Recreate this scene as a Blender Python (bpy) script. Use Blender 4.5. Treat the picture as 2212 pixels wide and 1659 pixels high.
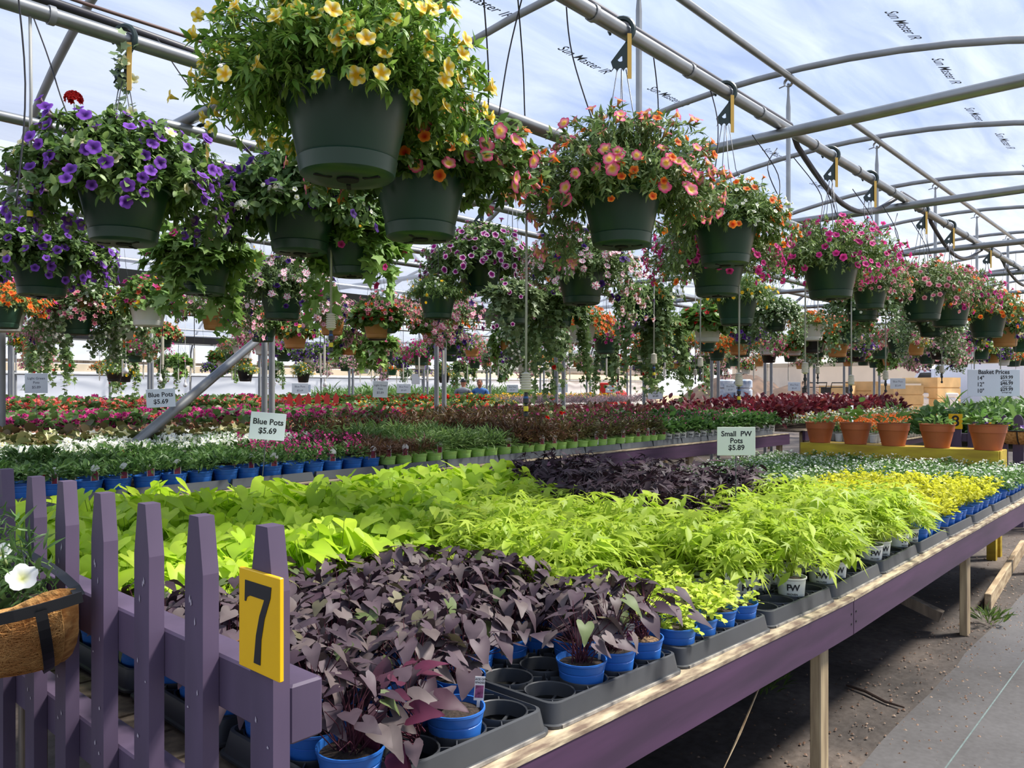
import bpy, math, random
import numpy as np
from mathutils import Matrix, Vector

for _o in list(bpy.data.objects):
    bpy.data.objects.remove(_o, do_unlink=True)
SC = bpy.context.scene
COL = SC.collection
PI = math.pi

# ------------------------------------------------------------------ camera
# world: X runs along the benches, Y across them, Z up, ground at z = 0
FPX = 1700.0
THETA = math.atan(1534.0 / FPX)
cam_d = bpy.data.cameras.new('camera')
cam_d.sensor_fit = 'HORIZONTAL'
cam_d.sensor_width = 36.0
cam_d.lens = 36.0 * FPX / 2212.0
cam_d.clip_start = 0.05
cam_d.clip_end = 500
cam_d.shift_y = (840.0 - 829.5) / 2212.0
cam = bpy.data.objects.new('camera', cam_d)
COL.objects.link(cam)
cam.location = (0, 0, 1.5)
cam.rotation_euler = (math.radians(90.0), 0, THETA - PI / 2)
SC.camera = cam

# ------------------------------------------------------------------ sky, sun, exposure
def lin(c):
    c = c / 255.0
    return c / 12.92 if c <= 0.04045 else ((c + 0.055) / 1.055) ** 2.4
def rgb(r, g, b):
    return (lin(r), lin(g), lin(b), 1.0)

world = bpy.data.worlds.new('sky')
SC.world = world
world.use_nodes = True
wn = world.node_tree.nodes; wl = world.node_tree.links
wn.clear()
w_out = wn.new('ShaderNodeOutputWorld')
w_bg = wn.new('ShaderNodeBackground')
w_tc = wn.new('ShaderNodeTexCoord')
w_map = wn.new('ShaderNodeMapping'); w_map.inputs['Scale'].default_value = (1.0, 1.0, 2.6)
w_noise = wn.new('ShaderNodeTexNoise')
w_noise.inputs['Scale'].default_value = 0.9
w_noise.inputs['Detail'].default_value = 2.5
w_noise.inputs['Roughness'].default_value = 0.55
w_ramp = wn.new('ShaderNodeValToRGB')
w_ramp.color_ramp.elements[0].position = 0.42
w_ramp.color_ramp.elements[0].color = (0.22, 0.42, 0.88, 1)
w_ramp.color_ramp.elements[1].position = 0.78
w_ramp.color_ramp.elements[1].color = (1.0, 1.0, 1.0, 1)
w_bg.inputs['Strength'].default_value = 0.58
wl.new(w_tc.outputs['Generated'], w_map.inputs['Vector'])
wl.new(w_map.outputs[0], w_noise.inputs['Vector'])
wl.new(w_noise.outputs['Fac'], w_ramp.inputs['Fac'])
# haze: the sky pales and brightens towards the horizon all round
w_sep = wn.new('ShaderNodeSeparateXYZ'); wl.new(w_tc.outputs['Generated'], w_sep.inputs[0])
w_mr = wn.new('ShaderNodeMapRange'); w_mr.interpolation_type = 'SMOOTHSTEP'
w_mr.inputs['From Min'].default_value = 0.0; w_mr.inputs['From Max'].default_value = 0.26
w_mr.inputs['To Min'].default_value = 1.0; w_mr.inputs['To Max'].default_value = 0.0
wl.new(w_sep.outputs['Z'], w_mr.inputs['Value'])
w_mix = wn.new('ShaderNodeMix'); w_mix.data_type = 'RGBA'
w_mix.inputs[7].default_value = (1.75, 1.78, 1.85, 1)
wl.new(w_mr.outputs[0], w_mix.inputs[0]); wl.new(w_ramp.outputs[0], w_mix.inputs[6])
wl.new(w_mix.outputs[2], w_bg.inputs['Color'])
wl.new(w_bg.outputs[0], w_out.inputs['Surface'])

sun_d = bpy.data.lights.new('sun', 'SUN')
sun_d.energy = 7.4
sun_d.angle = math.radians(10.0)
sun_d.color = (1.0, 0.95, 0.87)
sun = bpy.data.objects.new('sun', sun_d)
COL.objects.link(sun)
sun.rotation_euler = Vector((-0.50, 0.36, -0.79)).to_track_quat('-Z', 'Y').to_euler()

SC.view_settings.view_transform = 'Standard'
SC.view_settings.look = 'None'
SC.view_settings.gamma = 1.0
SC.view_settings.use_curve_mapping = False
SC.view_settings.exposure = 0.48
try:
    SC.cycles.use_denoising = True
    SC.cycles.transparent_max_bounces = 16
    SC.cycles.max_bounces = 8
    SC.cycles.diffuse_bounces = 4
    SC.cycles.caustics_reflective = False
    SC.cycles.caustics_refractive = False
    SC.cycles.sample_clamp_indirect = 6.0
except Exception:
    pass

# ------------------------------------------------------------------ materials
MATS = {}
def new_mat(name):
    m = bpy.data.materials.new(name)
    m.use_nodes = True
    nt = m.node_tree
    b = nt.nodes['Principled BSDF']
    MATS[name] = m
    return m, nt, b

def solid(name, col, rough=0.5, metal=0.0, vary=0.0, scale=8.0, bump=0.0, spec=0.5, stretch=(1, 1, 1), col2=None, rnd=0.0, band=(0.35, 0.7)):
    """plain procedural material: two close tones driven by noise, optional bump"""
    m, nt, b = new_mat(name)
    b.inputs['Roughness'].default_value = rough
    b.inputs['Metallic'].default_value = metal
    b.inputs['Specular IOR Level'].default_value = spec
    tc = nt.nodes.new('ShaderNodeTexCoord')
    mp = nt.nodes.new('ShaderNodeMapping'); mp.inputs['Scale'].default_value = stretch
    nz = nt.nodes.new('ShaderNodeTexNoise')
    nz.inputs['Scale'].default_value = scale
    nz.inputs['Detail'].default_value = 4
    nt.links.new(tc.outputs['Object'], mp.inputs['Vector'])
    nt.links.new(mp.outputs[0], nz.inputs['Vector'])
    rp = nt.nodes.new('ShaderNodeValToRGB')
    rp.color_ramp.elements[0].position = band[0]
    rp.color_ramp.elements[1].position = band[1]
    if col2 is None:
        k = 1.0 - vary
        col2 = (col[0] * k, col[1] * k, col[2] * k, 1)
    rp.color_ramp.elements[0].color = col2
    rp.color_ramp.elements[1].color = col
    nt.links.new(nz.outputs['Fac'], rp.inputs['Fac'])
    src = rp.outputs[0]
    if rnd > 0:
        oi = nt.nodes.new('ShaderNodeObjectInfo')
        mr = nt.nodes.new('ShaderNodeMapRange')
        mr.inputs['To Min'].default_value = 1 - rnd; mr.inputs['To Max'].default_value = 1 + rnd
        nt.links.new(oi.outputs['Random'], mr.inputs['Value'])
        mx = nt.nodes.new('ShaderNodeVectorMath'); mx.operation = 'SCALE'
        nt.links.new(src, mx.inputs[0]); nt.links.new(mr.outputs[0], mx.inputs['Scale'])
        src = mx.outputs[0]
    nt.links.new(src, b.inputs['Base Color'])
    if bump > 0:
        bp = nt.nodes.new('ShaderNodeBump')
        bp.inputs['Strength'].default_value = bump
        bp.inputs['Distance'].default_value = 0.01
        nt.links.new(nz.outputs['Fac'], bp.inputs['Height'])
        nt.links.new(bp.outputs[0], b.inputs['Normal'])
    return m

def leafy(name, rough=0.45, trans=0.30, rnd=0.14, spec=0.4, tboost=1.25, noise=0.0):
    """plant tissue: colour from the mesh's own 'Col' attribute, light passes through it"""
    m, nt, b = new_mat(name)
    at = nt.nodes.new('ShaderNodeAttribute'); at.attribute_name = 'Col'
    oi = nt.nodes.new('ShaderNodeObjectInfo')
    mr = nt.nodes.new('ShaderNodeMapRange')
    mr.inputs['To Min'].default_value = 1 - rnd; mr.inputs['To Max'].default_value = 1 + rnd
    nt.links.new(oi.outputs['Random'], mr.inputs['Value'])
    mx = nt.nodes.new('ShaderNodeVectorMath'); mx.operation = 'SCALE'
    nt.links.new(at.outputs['Color'], mx.inputs[0]); nt.links.new(mr.outputs[0], mx.inputs['Scale'])
    nt.links.new(mx.outputs[0], b.inputs['Base Color'])
    b.inputs['Roughness'].default_value = rough
    b.inputs['Specular IOR Level'].default_value = spec
    tb = nt.nodes.new('ShaderNodeVectorMath'); tb.operation = 'SCALE'
    tb.inputs['Scale'].default_value = tboost
    nt.links.new(mx.outputs[0], tb.inputs[0])
    tr = nt.nodes.new('ShaderNodeBsdfTranslucent')
    nt.links.new(tb.outputs[0], tr.inputs['Color'])
    ms = nt.nodes.new('ShaderNodeMixShader'); ms.inputs[0].default_value = trans
    out = nt.nodes['Material Output']
    nt.links.new(b.outputs[0], ms.inputs[1]); nt.links.new(tr.outputs[0], ms.inputs[2])
    nt.links.new(ms.outputs[0], out.inputs['Surface'])
    return m

def film_mat(name, clear, tint, streak, refl=0.25):
    """polyethylene film: part clear, part milky (scatters daylight through), wrinkled"""
    m, nt, b = new_mat(name)
    nt.nodes.remove(b)
    out = nt.nodes['Material Output']
    tc = nt.nodes.new('ShaderNodeTexCoord')
    mp = nt.nodes.new('ShaderNodeMapping')
    mp.inputs['Scale'].default_value = (0.35, 1.6, 1.6)
    mp.inputs['Rotation'].default_value = (0, 0, 0.35)
    nz = nt.nodes.new('ShaderNodeTexNoise'); nz.inputs['Scale'].default_value = 1.6; nz.inputs['Detail'].default_value = 6
    nz.inputs['Distortion'].default_value = 0.5
    mr = nt.nodes.new('ShaderNodeMapRange')
    mr.inputs['From Min'].default_value = 0.3; mr.inputs['From Max'].default_value = 0.72
    mr.inputs['To Min'].default_value = clear + streak; mr.inputs['To Max'].default_value = clear - streak
    nt.links.new(tc.outputs['Object'], mp.inputs['Vector']); nt.links.new(mp.outputs[0], nz.inputs['Vector'])
    nt.links.new(nz.outputs['Fac'], mr.inputs['Value'])
    tp = nt.nodes.new('ShaderNodeBsdfTransparent'); tp.inputs['Color'].default_value = (0.97, 0.98, 1.0, 1)
    tl = nt.nodes.new('ShaderNodeBsdfTranslucent'); tl.inputs['Color'].default_value = tint
    df = nt.nodes.new('ShaderNodeBsdfDiffuse'); df.inputs['Color'].default_value = tint
    m1 = nt.nodes.new('ShaderNodeMixShader'); m1.inputs[0].default_value = refl
    nt.links.new(tl.outputs[0], m1.inputs[1]); nt.links.new(df.outputs[0], m1.inputs[2])
    m2 = nt.nodes.new('ShaderNodeMixShader')
    nt.links.new(mr.outputs[0], m2.inputs[0])
    nt.links.new(m1.outputs[0], m2.inputs[1]); nt.links.new(tp.outputs[0], m2.inputs[2])
    nt.links.new(m2.outputs[0], out.inputs['Surface'])
    return m

film_mat('film', 0.68, (0.80, 0.84, 0.91, 1), 0.12)
film_mat('wall_film', 0.22, (0.96, 0.97, 0.98, 1), 0.06, .45)
leafy('leaf')                                   # ordinary foliage
leafy('leaf_dark', rough=0.55, trans=0.08, rnd=0.18, spec=0.28, tboost=1.2)
leafy('leaf_lime', rough=0.5, trans=0.40, rnd=0.10, spec=0.3, tboost=1.5)
leafy('petal', rough=0.6, trans=0.35, rnd=0.12, spec=0.2, tboost=1.2)
solid('galv', rgb(150, 152, 152), rough=0.38, metal=0.75, vary=0.22, scale=5, spec=0.5)
solid('galv_dull', rgb(150, 152, 154), rough=0.55, metal=0.25, vary=0.2, scale=6)
solid('gutter_metal', rgb(105, 106, 106), rough=0.6, metal=0.3, vary=0.2, scale=3)
solid('hose_black', rgb(60, 58, 66), rough=0.45, vary=0.2)
solid('drip_black', rgb(42, 42, 46), rough=0.5, vary=0.2)
solid('tube_grey', rgb(176, 176, 168), rough=0.5, vary=0.12)
solid('weight_cream', rgb(214, 208, 190), rough=0.55, vary=0.12)
solid('nozzle_black', rgb(28, 30, 34), rough=0.4, vary=0.2)
solid('nozzle_blue', rgb(38, 88, 150), rough=0.4, vary=0.2)
solid('nozzle_green', rgb(30, 140, 100), rough=0.4, vary=0.2)
solid('nozzle_yellow', rgb(225, 205, 40), rough=0.4, vary=0.1)
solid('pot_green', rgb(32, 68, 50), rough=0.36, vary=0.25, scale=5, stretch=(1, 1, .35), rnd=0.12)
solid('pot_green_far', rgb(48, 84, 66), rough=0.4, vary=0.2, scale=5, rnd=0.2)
solid('pot_tan', rgb(205, 146, 84), rough=0.5, vary=0.15, scale=6, rnd=0.1)
solid('pot_white', rgb(232, 232, 226), rough=0.45, vary=0.06, scale=6)
solid('pot_black', rgb(32, 32, 34), rough=0.4, vary=0.2, scale=6)
solid('pot_blue', rgb(48, 114, 200), rough=0.40, vary=0.16, scale=9, rnd=0.07)
solid('pot_lime', rgb(182, 226, 118), rough=0.4, vary=0.12, scale=9, rnd=0.06)
solid('pot_terracotta', rgb(184, 98, 52), rough=0.55, vary=0.16, scale=7, rnd=0.05)
solid('hole_dark', rgb(14, 16, 15), rough=0.9, vary=0.2)
solid('soil', rgb(62, 48, 38), rough=0.95, vary=0.65, scale=90, bump=0.8)
solid('soil_pale', rgb(176, 140, 100), rough=0.95, col2=rgb(60, 44, 34), scale=120, bump=0.8)
solid('hook_green', rgb(30, 52, 48), rough=0.4, vary=0.2)
solid('wire', rgb(92, 94, 98), rough=0.4, metal=0.5, vary=0.2)
solid('tag_yellow', rgb(232, 186, 84), rough=0.5, vary=0.08)
solid('tag_orange', rgb(232, 120, 40), rough=0.5, vary=0.08)
solid('purple_paint', rgb(96, 80, 104), rough=0.62, col2=rgb(76, 63, 84), scale=7, stretch=(1, 1, .3), bump=0.12)
solid('purple_beam', rgb(80, 50, 80), rough=0.6, col2=rgb(58, 36, 60), scale=6, stretch=(.25, 1, 2.5), bump=0.15)
solid('paint_chip', rgb(188, 178, 188), rough=0.8, vary=0.2)
solid('wood_raw', rgb(206, 184, 146), rough=0.8, col2=rgb(150, 124, 92), scale=9, stretch=(.5, 3, 3), bump=0.3)
solid('wood_leg', rgb(208, 186, 144), rough=0.8, col2=rgb(128, 106, 80), scale=7, stretch=(3, 3, .35), bump=0.3)
solid('wood_grey', rgb(140, 124, 104), rough=0.85, col2=rgb(84, 72, 60), scale=7, stretch=(3, 3, .35), bump=0.3)
solid('peeled_edge', rgb(206, 190, 156), rough=0.85, col2=rgb(112, 92, 76), scale=16, stretch=(.6, 2, 2), bump=0.5)
solid('tray_black', rgb(64, 66, 69), rough=0.48, vary=0.25, scale=6)
solid('tray_grey', rgb(88, 92, 96), rough=0.5, vary=0.2, scale=4)
solid('tray_dirt', rgb(190, 182, 168), rough=0.9, col2=rgb(96, 94, 92), scale=18)
solid('sign_white', rgb(224, 232, 238), rough=0.5, vary=0.04)
solid('sign_ivory', rgb(226, 234, 218), rough=0.5, vary=0.04)
solid('sign_yellow', rgb(250, 196, 14), rough=0.35, vary=0.06)
solid('ink', rgb(28, 30, 34), rough=0.6, vary=0.1)
solid('ink_grey', rgb(84, 92, 110), rough=0.7, vary=0.1)
solid('yellow_paint', rgb(212, 186, 52), rough=0.7, col2=rgb(170, 140, 40), scale=6, stretch=(2, .5, 2), bump=0.2)
solid('coco', rgb(232, 180, 108), rough=0.95, col2=rgb(176, 120, 62), scale=40, bump=1.0)
solid('coco_fibre', rgb(240, 196, 124), rough=0.8, col2=rgb(190, 132, 70), scale=8)
solid('black_metal', rgb(26, 28, 30), rough=0.4, vary=0.2)
solid('tag_white', rgb(232, 228, 222), rough=0.5, vary=0.05)
solid('tag_picture', rgb(196, 70, 60), rough=0.5, col2=rgb(110, 44, 96), scale=60)
solid('tag_magenta', rgb(178, 96, 140), rough=0.5, col2=rgb(84, 30, 62), scale=90)
solid('bulb_white', rgb(240, 240, 236), rough=0.25, vary=0.03)
solid('red_paint', rgb(205, 60, 52), rough=0.6, vary=0.15)
solid('cyan_paint', rgb(58, 168, 196), rough=0.6, vary=0.12)
solid('twig', rgb(66, 48, 38), rough=0.9, vary=0.4)
solid('bale_wrap', rgb(214, 222, 232), rough=0.35, col2=rgb(120, 140, 170), scale=5)
solid('cardboard', rgb(218, 182, 128), rough=0.8, vary=0.2, scale=3)
solid('car_white', rgb(232, 236, 244), rough=0.25, vary=0.03, spec=0.6)
solid('car_glass', rgb(30, 36, 42), rough=0.1, vary=0.1)
solid('rubber', rgb(24, 24, 26), rough=0.8, vary=0.2)
solid('dirt_outside', rgb(206, 180, 140), rough=0.95, col2=rgb(150, 124, 96), scale=.6)
solid('dirt_mound', rgb(116, 92, 74), rough=0.95, col2=rgb(70, 56, 48), scale=1.2, bump=1.0)
solid('shed_wall', rgb(226, 222, 212), rough=0.8, vary=0.12, scale=.6)
solid('shed_roof', rgb(140, 120, 108), rough=0.8, vary=0.15)
solid('cream_board', rgb(238, 218, 186), rough=0.8, vary=0.1, scale=2)
solid('mower_red', rgb(214, 44, 34), rough=0.4, vary=0.12)
solid('skin', rgb(196, 132, 104), rough=0.6, vary=0.06)
solid('hair_grey', rgb(70, 68, 66), rough=0.9, vary=0.3, scale=40)

def cloth_mat(name, top, bottom, zc):
    """shirt above the belt line, trousers below it (object space)"""
    m, nt, b = new_mat(name)
    tc = nt.nodes.new('ShaderNodeTexCoord'); sp = nt.nodes.new('ShaderNodeSeparateXYZ')
    nt.links.new(tc.outputs['Object'], sp.inputs[0])
    gt = nt.nodes.new('ShaderNodeMath'); gt.operation = 'GREATER_THAN'; gt.inputs[1].default_value = zc
    nt.links.new(sp.outputs['Z'], gt.inputs[0])
    mx = nt.nodes.new('ShaderNodeMix'); mx.data_type = 'RGBA'
    mx.inputs[6].default_value = bottom; mx.inputs[7].default_value = top
    nt.links.new(gt.outputs[0], mx.inputs[0])
    nt.links.new(mx.outputs[2], b.inputs['Base Color'])
    b.inputs['Roughness'].default_value = 0.85
    return m
cloth_mat('clothes_grey', rgb(128, 132, 138), rgb(60, 60, 66), 1.0)
cloth_mat('clothes_blue', rgb(78, 122, 182), rgb(150, 60, 52), 0.92)

def ground_mat():
    m, nt, b = new_mat('ground_dirt')
    tc = nt.nodes.new('ShaderNodeTexCoord')
    n1 = nt.nodes.new('ShaderNodeTexNoise'); n1.inputs['Scale'].default_value = 1.1; n1.inputs['Detail'].default_value = 7; n1.inputs['Roughness'].default_value = 0.65
    n2 = nt.nodes.new('ShaderNodeTexNoise'); n2.inputs['Scale'].default_value = 26; n2.inputs['Detail'].default_value = 5
    nt.links.new(tc.outputs['Object'], n1.inputs['Vector']); nt.links.new(tc.outputs['Object'], n2.inputs['Vector'])
    r1 = nt.nodes.new('ShaderNodeValToRGB')
    e = r1.color_ramp.elements
    e[0].position = 0.34; e[0].color = rgb(44, 37, 32)
    e[1].position = 0.66; e[1].color = rgb(116, 103, 92)
    k = e.new(0.5); k.color = rgb(80, 71, 64)
    nt.links.new(n1.outputs['Fac'], r1.inputs['Fac'])
    r2 = nt.nodes.new('ShaderNodeValToRGB')
    r2.color_ramp.elements[0].position = 0.3; r2.color_ramp.elements[0].color = (0.55, 0.5, 0.46, 1)
    r2.color_ramp.elements[1].position = 0.6; r2.color_ramp.elements[1].color = (1, 1, 1, 1)
    nt.links.new(n2.outputs['Fac'], r2.inputs['Fac'])
    mx = nt.nodes.new('ShaderNodeMix'); mx.data_type = 'RGBA'; mx.blend_type = 'MULTIPLY'; mx.inputs[0].default_value = 0.8
    nt.links.new(r1.outputs[0], mx.inputs[6]); nt.links.new(r2.outputs[0], mx.inputs[7])
    nt.links.new(mx.outputs[2], b.inputs['Base Color'])
    b.inputs['Roughness'].default_value = 0.7
    bp = nt.nodes.new('ShaderNodeBump'); bp.inputs['Strength'].default_value = 0.4; bp.inputs['Distance'].default_value = 0.01
    nt.links.new(n2.outputs['Fac'], bp.inputs['Height']); nt.links.new(bp.outputs[0], b.inputs['Normal'])
ground_mat()
def fabric_mat():
    m, nt, b = new_mat('ground_fabric')
    tc = nt.nodes.new('ShaderNodeTexCoord')
    n1 = nt.nodes.new('ShaderNodeTexNoise'); n1.inputs['Scale'].default_value = 1.6; n1.inputs['Detail'].default_value = 6
    n2 = nt.nodes.new('ShaderNodeTexNoise'); n2.inputs['Scale'].default_value = 45; n2.inputs['Detail'].default_value = 3
    nt.links.new(tc.outputs['Object'], n1.inputs['Vector']); nt.links.new(tc.outputs['Object'], n2.inputs['Vector'])
    ad = nt.nodes.new('ShaderNodeMath'); ad.operation = 'MULTIPLY_ADD'; ad.inputs[1].default_value = 0.35
    nt.links.new(n2.outputs['Fac'], ad.inputs[0]); nt.links.new(n1.outputs['Fac'], ad.inputs[2])
    r1 = nt.nodes.new('ShaderNodeValToRGB')
    r1.color_ramp.elements[0].position = 0.45; r1.color_ramp.elements[0].color = rgb(62, 58, 56)
    r1.color_ramp.elements[1].position = 0.85; r1.color_ramp.elements[1].color = rgb(94, 91, 90)
    nt.links.new(ad.outputs[0], r1.inputs['Fac'])
    nt.links.new(r1.outputs[0], b.inputs['Base Color'])
    b.inputs['Roughness'].default_value = 0.65
fabric_mat()

# ------------------------------------------------------------------ mesh helpers
def np_mesh(name, V, faces, mat, col=None, smooth=False):
    """V (n,3); faces = list of int arrays (k,m); col (n,3) per-vertex colour"""
    me = bpy.data.meshes.new(name)
    V = np.asarray(V, dtype=np.float32)
    fl = [np.asarray(f, dtype=np.int32) for f in faces if len(f)]
    nl = sum(f.size for f in fl); npz = sum(len(f) for f in fl)
    me.vertices.add(len(V)); me.vertices.foreach_set('co', V.ravel())
    me.loops.add(nl); me.loops.foreach_set('vertex_index', np.concatenate([f.ravel() for f in fl]))
    me.polygons.add(npz)
    starts = []; s = 0
    for f in fl:
        k, m = f.shape
        starts.append(s + np.arange(k, dtype=np.int32) * m); s += k * m
    me.polygons.foreach_set('loop_start', np.concatenate(starts))
    if smooth:
        me.polygons.foreach_set('use_smooth', np.ones(npz, dtype=bool))
    me.update(calc_edges=True)
    if col is not None:
        ca = me.color_attributes.new('Col', 'FLOAT_COLOR', 'POINT')
        c4 = np.ones((len(V), 4), dtype=np.float32); c4[:, :3] = col
        ca.data.foreach_set('color', c4.ravel())
    for mm in (mat if isinstance(mat, (list, tuple)) else [mat]):
        me.materials.append(MATS[mm])
    return me

class MB:
    """collects shapes into one mesh"""
    def __init__(self):
        self.v = []; self.f = []
    def add(self, vs, fs):
        o = len(self.v)
        self.v += [tuple(p) for p in vs]
        self.f += [tuple(i + o for i in f) for f in fs]
        return self
    def box(self, x0, x1, y0, y1, z0, z1, M=None, bev=0.0):
        if bev > 0:
            b = bev
            P = []
            for z, e in ((z0, b), (z0 + b, 0), (z1 - b, 0), (z1, b)):
                a, c, d, g = x0 + e, x1 - e, y0 + e, y1 - e
                P += [(a + b, d, z), (c - b, d, z), (c, d + b, z), (c, g - b, z), (c - b, g, z), (a + b, g, z), (a, g - b, z), (a, d + b, z)]
            fs = [tuple(range(7, -1, -1)), tuple(range(24, 32))]
            for r in range(3):
                for i in range(8):
                    j = (i + 1) % 8
                    fs.append((r * 8 + i, r * 8 + j, r * 8 + 8 + j, r * 8 + 8 + i))
        else:
            P = [(x0, y0, z0), (x1, y0, z0), (x1, y1, z0), (x0, y1, z0), (x0, y0, z1), (x1, y0, z1), (x1, y1, z1), (x0, y1, z1)]
            fs = [(3, 2, 1, 0), (4, 5, 6, 7), (0, 1, 5, 4), (1, 2, 6, 5), (2, 3, 7, 6), (3, 0, 4, 7)]
        if M is not None:
            P = [tuple(M @ Vector(p)) for p in P]
        return self.add(P, fs)
    def tube(self, pts, r, n=8, cap=True):
        pts = [Vector(p) for p in pts]
        rr = r if isinstance(r, (list, tuple)) else [r] * len(pts)
        rings = []; up = None
        for i, p in enumerate(pts):
            t = (pts[min(i + 1, len(pts) - 1)] - pts[max(i - 1, 0)])
            if t.length < 1e-9: t = Vector((0, 0, 1))
            t.normalize()
            if up is None:
                up = t.orthogonal().normalized()
            else:
                up = up - t * up.dot(t)
                up = up.normalized() if up.length > 1e-6 else t.orthogonal().normalized()
            s = t.cross(up)
            rings.append([p + (up * math.cos(2 * PI * k / n) + s * math.sin(2 * PI * k / n)) * rr[i] for k in range(n)])
        vs = [q for R in rings for q in R]; fs = []
        for i in range(len(pts) - 1):
            for k in range(n):
                a = i * n + k; b = i * n + (k + 1) % n
                fs.append((a, b, b + n, a + n))
        if cap:
            fs.append(tuple(range(n - 1, -1, -1)))
            fs.append(tuple((len(pts) - 1) * n + k for k in range(n)))
        return self.add(vs, fs)
    def lathe(self, prof, n=24, M=None, close=False, cap0=False, cap1=False):
        vs = []; fs = []
        for (r, z) in prof:
            for k in range(n):
                a = 2 * PI * k / n
                vs.append((r * math.cos(a), r * math.sin(a), z))
        m = len(prof)
        for i in range(m - 1 if not close else m):
            for k in range(n):
                a = i * n + k; b = i * n + (k + 1) % n
                i2 = (i + 1) % m
                fs.append((a, b, i2 * n + (k + 1) % n, i2 * n + k))
        if cap0: fs.append(tuple(range(n - 1, -1, -1)))
        if cap1: fs.append(tuple((m - 1) * n + k for k in range(n)))
        if M is not None: vs = [tuple(M @ Vector(p)) for p in vs]
        return self.add(vs, fs)
    def prism(self, poly, depth, M=None):
        """2-D polygon in x,y extruded along z by depth"""
        n = len(poly)
        vs = [(x, y, 0) for x, y in poly] + [(x, y, depth) for x, y in poly]
        fs = [tuple(range(n - 1, -1, -1)), tuple(range(n, 2 * n))]
        fs += [(i, (i + 1) % n, n + (i + 1) % n, n + i) for i in range(n)]
        if M is not None: vs = [tuple(M @ Vector(p)) for p in vs]
        return self.add(vs, fs)
    def mesh(self, name, mat, smooth=False, angle=None):
        me = bpy.data.meshes.new(name)
        me.from_pydata(self.v, [], self.f)
        for mm in (mat if isinstance(mat, (list, tuple)) else [mat]):
            me.materials.append(MATS[mm])
        if smooth:
            me.polygons.foreach_set('use_smooth', [True] * len(me.polygons))
            if angle is not None:
                me.set_sharp_from_angle(angle=math.radians(angle))
        me.update()
        return me

def obj(name, me, parent=None, loc=None, M=None, kind=None, label=None):
    o = bpy.data.objects.new(name, me)
    COL.objects.link(o)
    if parent is not None: o.parent = parent
    if M is not None: o.matrix_basis = M
    elif loc is not None: o.location = loc
    if kind: o['kind'] = kind
    if label: o['label'] = label
    return o
def tag(o, label, cat, group=None):
    o['label'] = label; o['category'] = cat
    if group: o['group'] = group
    return o
def thing(name, label, cat, loc=(0, 0, 0), rz=0.0, group=None, s=1.0):
    o = bpy.data.objects.new(name, None)
    o.empty_display_size = 0.05
    COL.objects.link(o)
    o.location = loc; o.rotation_euler = (0, 0, rz)
    if s != 1.0: o.scale = (s, s, s)
    return tag(o, label, cat, group)
def struct(name, me, **k):
    o = obj(name, me, **k); o['kind'] = 'structure'
    return o
# ------------------------------------------------------------------ leaf and flower shapes
def unit(a):
    return a / np.maximum(np.linalg.norm(a, axis=-1, keepdims=True), 1e-9)

def leaf_shape(outline, fold=0.15, curl=0.25, wave=0.0):
    """outline: list of (half width, y) from base to tip; a folded, curling blade along +y of length 1"""
    V = []; F = []
    n = len(outline)
    for i, (w, y) in enumerate(outline):
        z = -curl * y * y
        V.append((0, y, z))
        V.append((-w, y, z + fold * w + wave * ((i % 2) * 2 - 1) * w))
        V.append((w, y, z + fold * w - wave * ((i % 2) * 2 - 1) * w))
    for i in range(n - 1):
        a = 3 * i; b = 3 * i + 3
        F += [(a, b, a + 1), (a + 1, b, b + 1), (a, a + 2, b), (a + 2, b + 2, b)]
    return np.array(V, float), np.array(F, int)

LANCE = leaf_shape([(0.01, 0), (0.15, .28), (0.16, .55), (0.01, 1)], .3, .22)
OVAL = leaf_shape([(0.02, 0), (0.22, .25), (0.26, .55), (0.16, .82), (0.01, 1)], .25, .25)
NARROW = leaf_shape([(0.01, 0), (0.07, .3), (0.07, .6), (0.005, 1)], .35, .35)
ROUND = leaf_shape([(0.06, 0), (0.42, .25), (0.48, .55), (0.30, .88), (0.02, 1)], .15, .15)
# a heart with lobes reaching behind the stalk
def heart_shape(fold, curl, wave, wide=0.46):
    pts = [(0.0, 0.12), (0.16, -0.12), (0.34, -0.13), (wide, 0.06), (wide * .96, 0.26), (wide * .72, 0.5), (wide * .4, 0.74), (0.10, 0.93), (0.0, 1.05)]
    V = []; F = []
    mids = [0.12, 0.14, 0.17, 0.22, 0.32, 0.5, 0.72, 0.93, 1.05]
    for i, ((w, y), m) in enumerate(zip(pts, mids)):
        zc = -curl * max(0, m) ** 2
        V.append((0, m, zc))
        for sgn in (-1, 1):
            V.append((sgn * w, y, fold * w - curl * y * abs(y) + wave * math.sin(i * 1.9 + sgn) * w))
    for i in range(len(pts) - 1):
        a = 3 * i; b = a + 3
        F += [(a, b, a + 1), (a + 1, b, b + 1), (a, a + 2, b), (a + 2, b + 2, b)]
    return np.array(V, float), np.array(F, int)
HEARTS = [heart_shape(.10, .22, .05), heart_shape(.28, .35, .06, .42), heart_shape(-.05, .15, .08, .50), heart_shape(.18, .5, .05, .44)]
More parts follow.
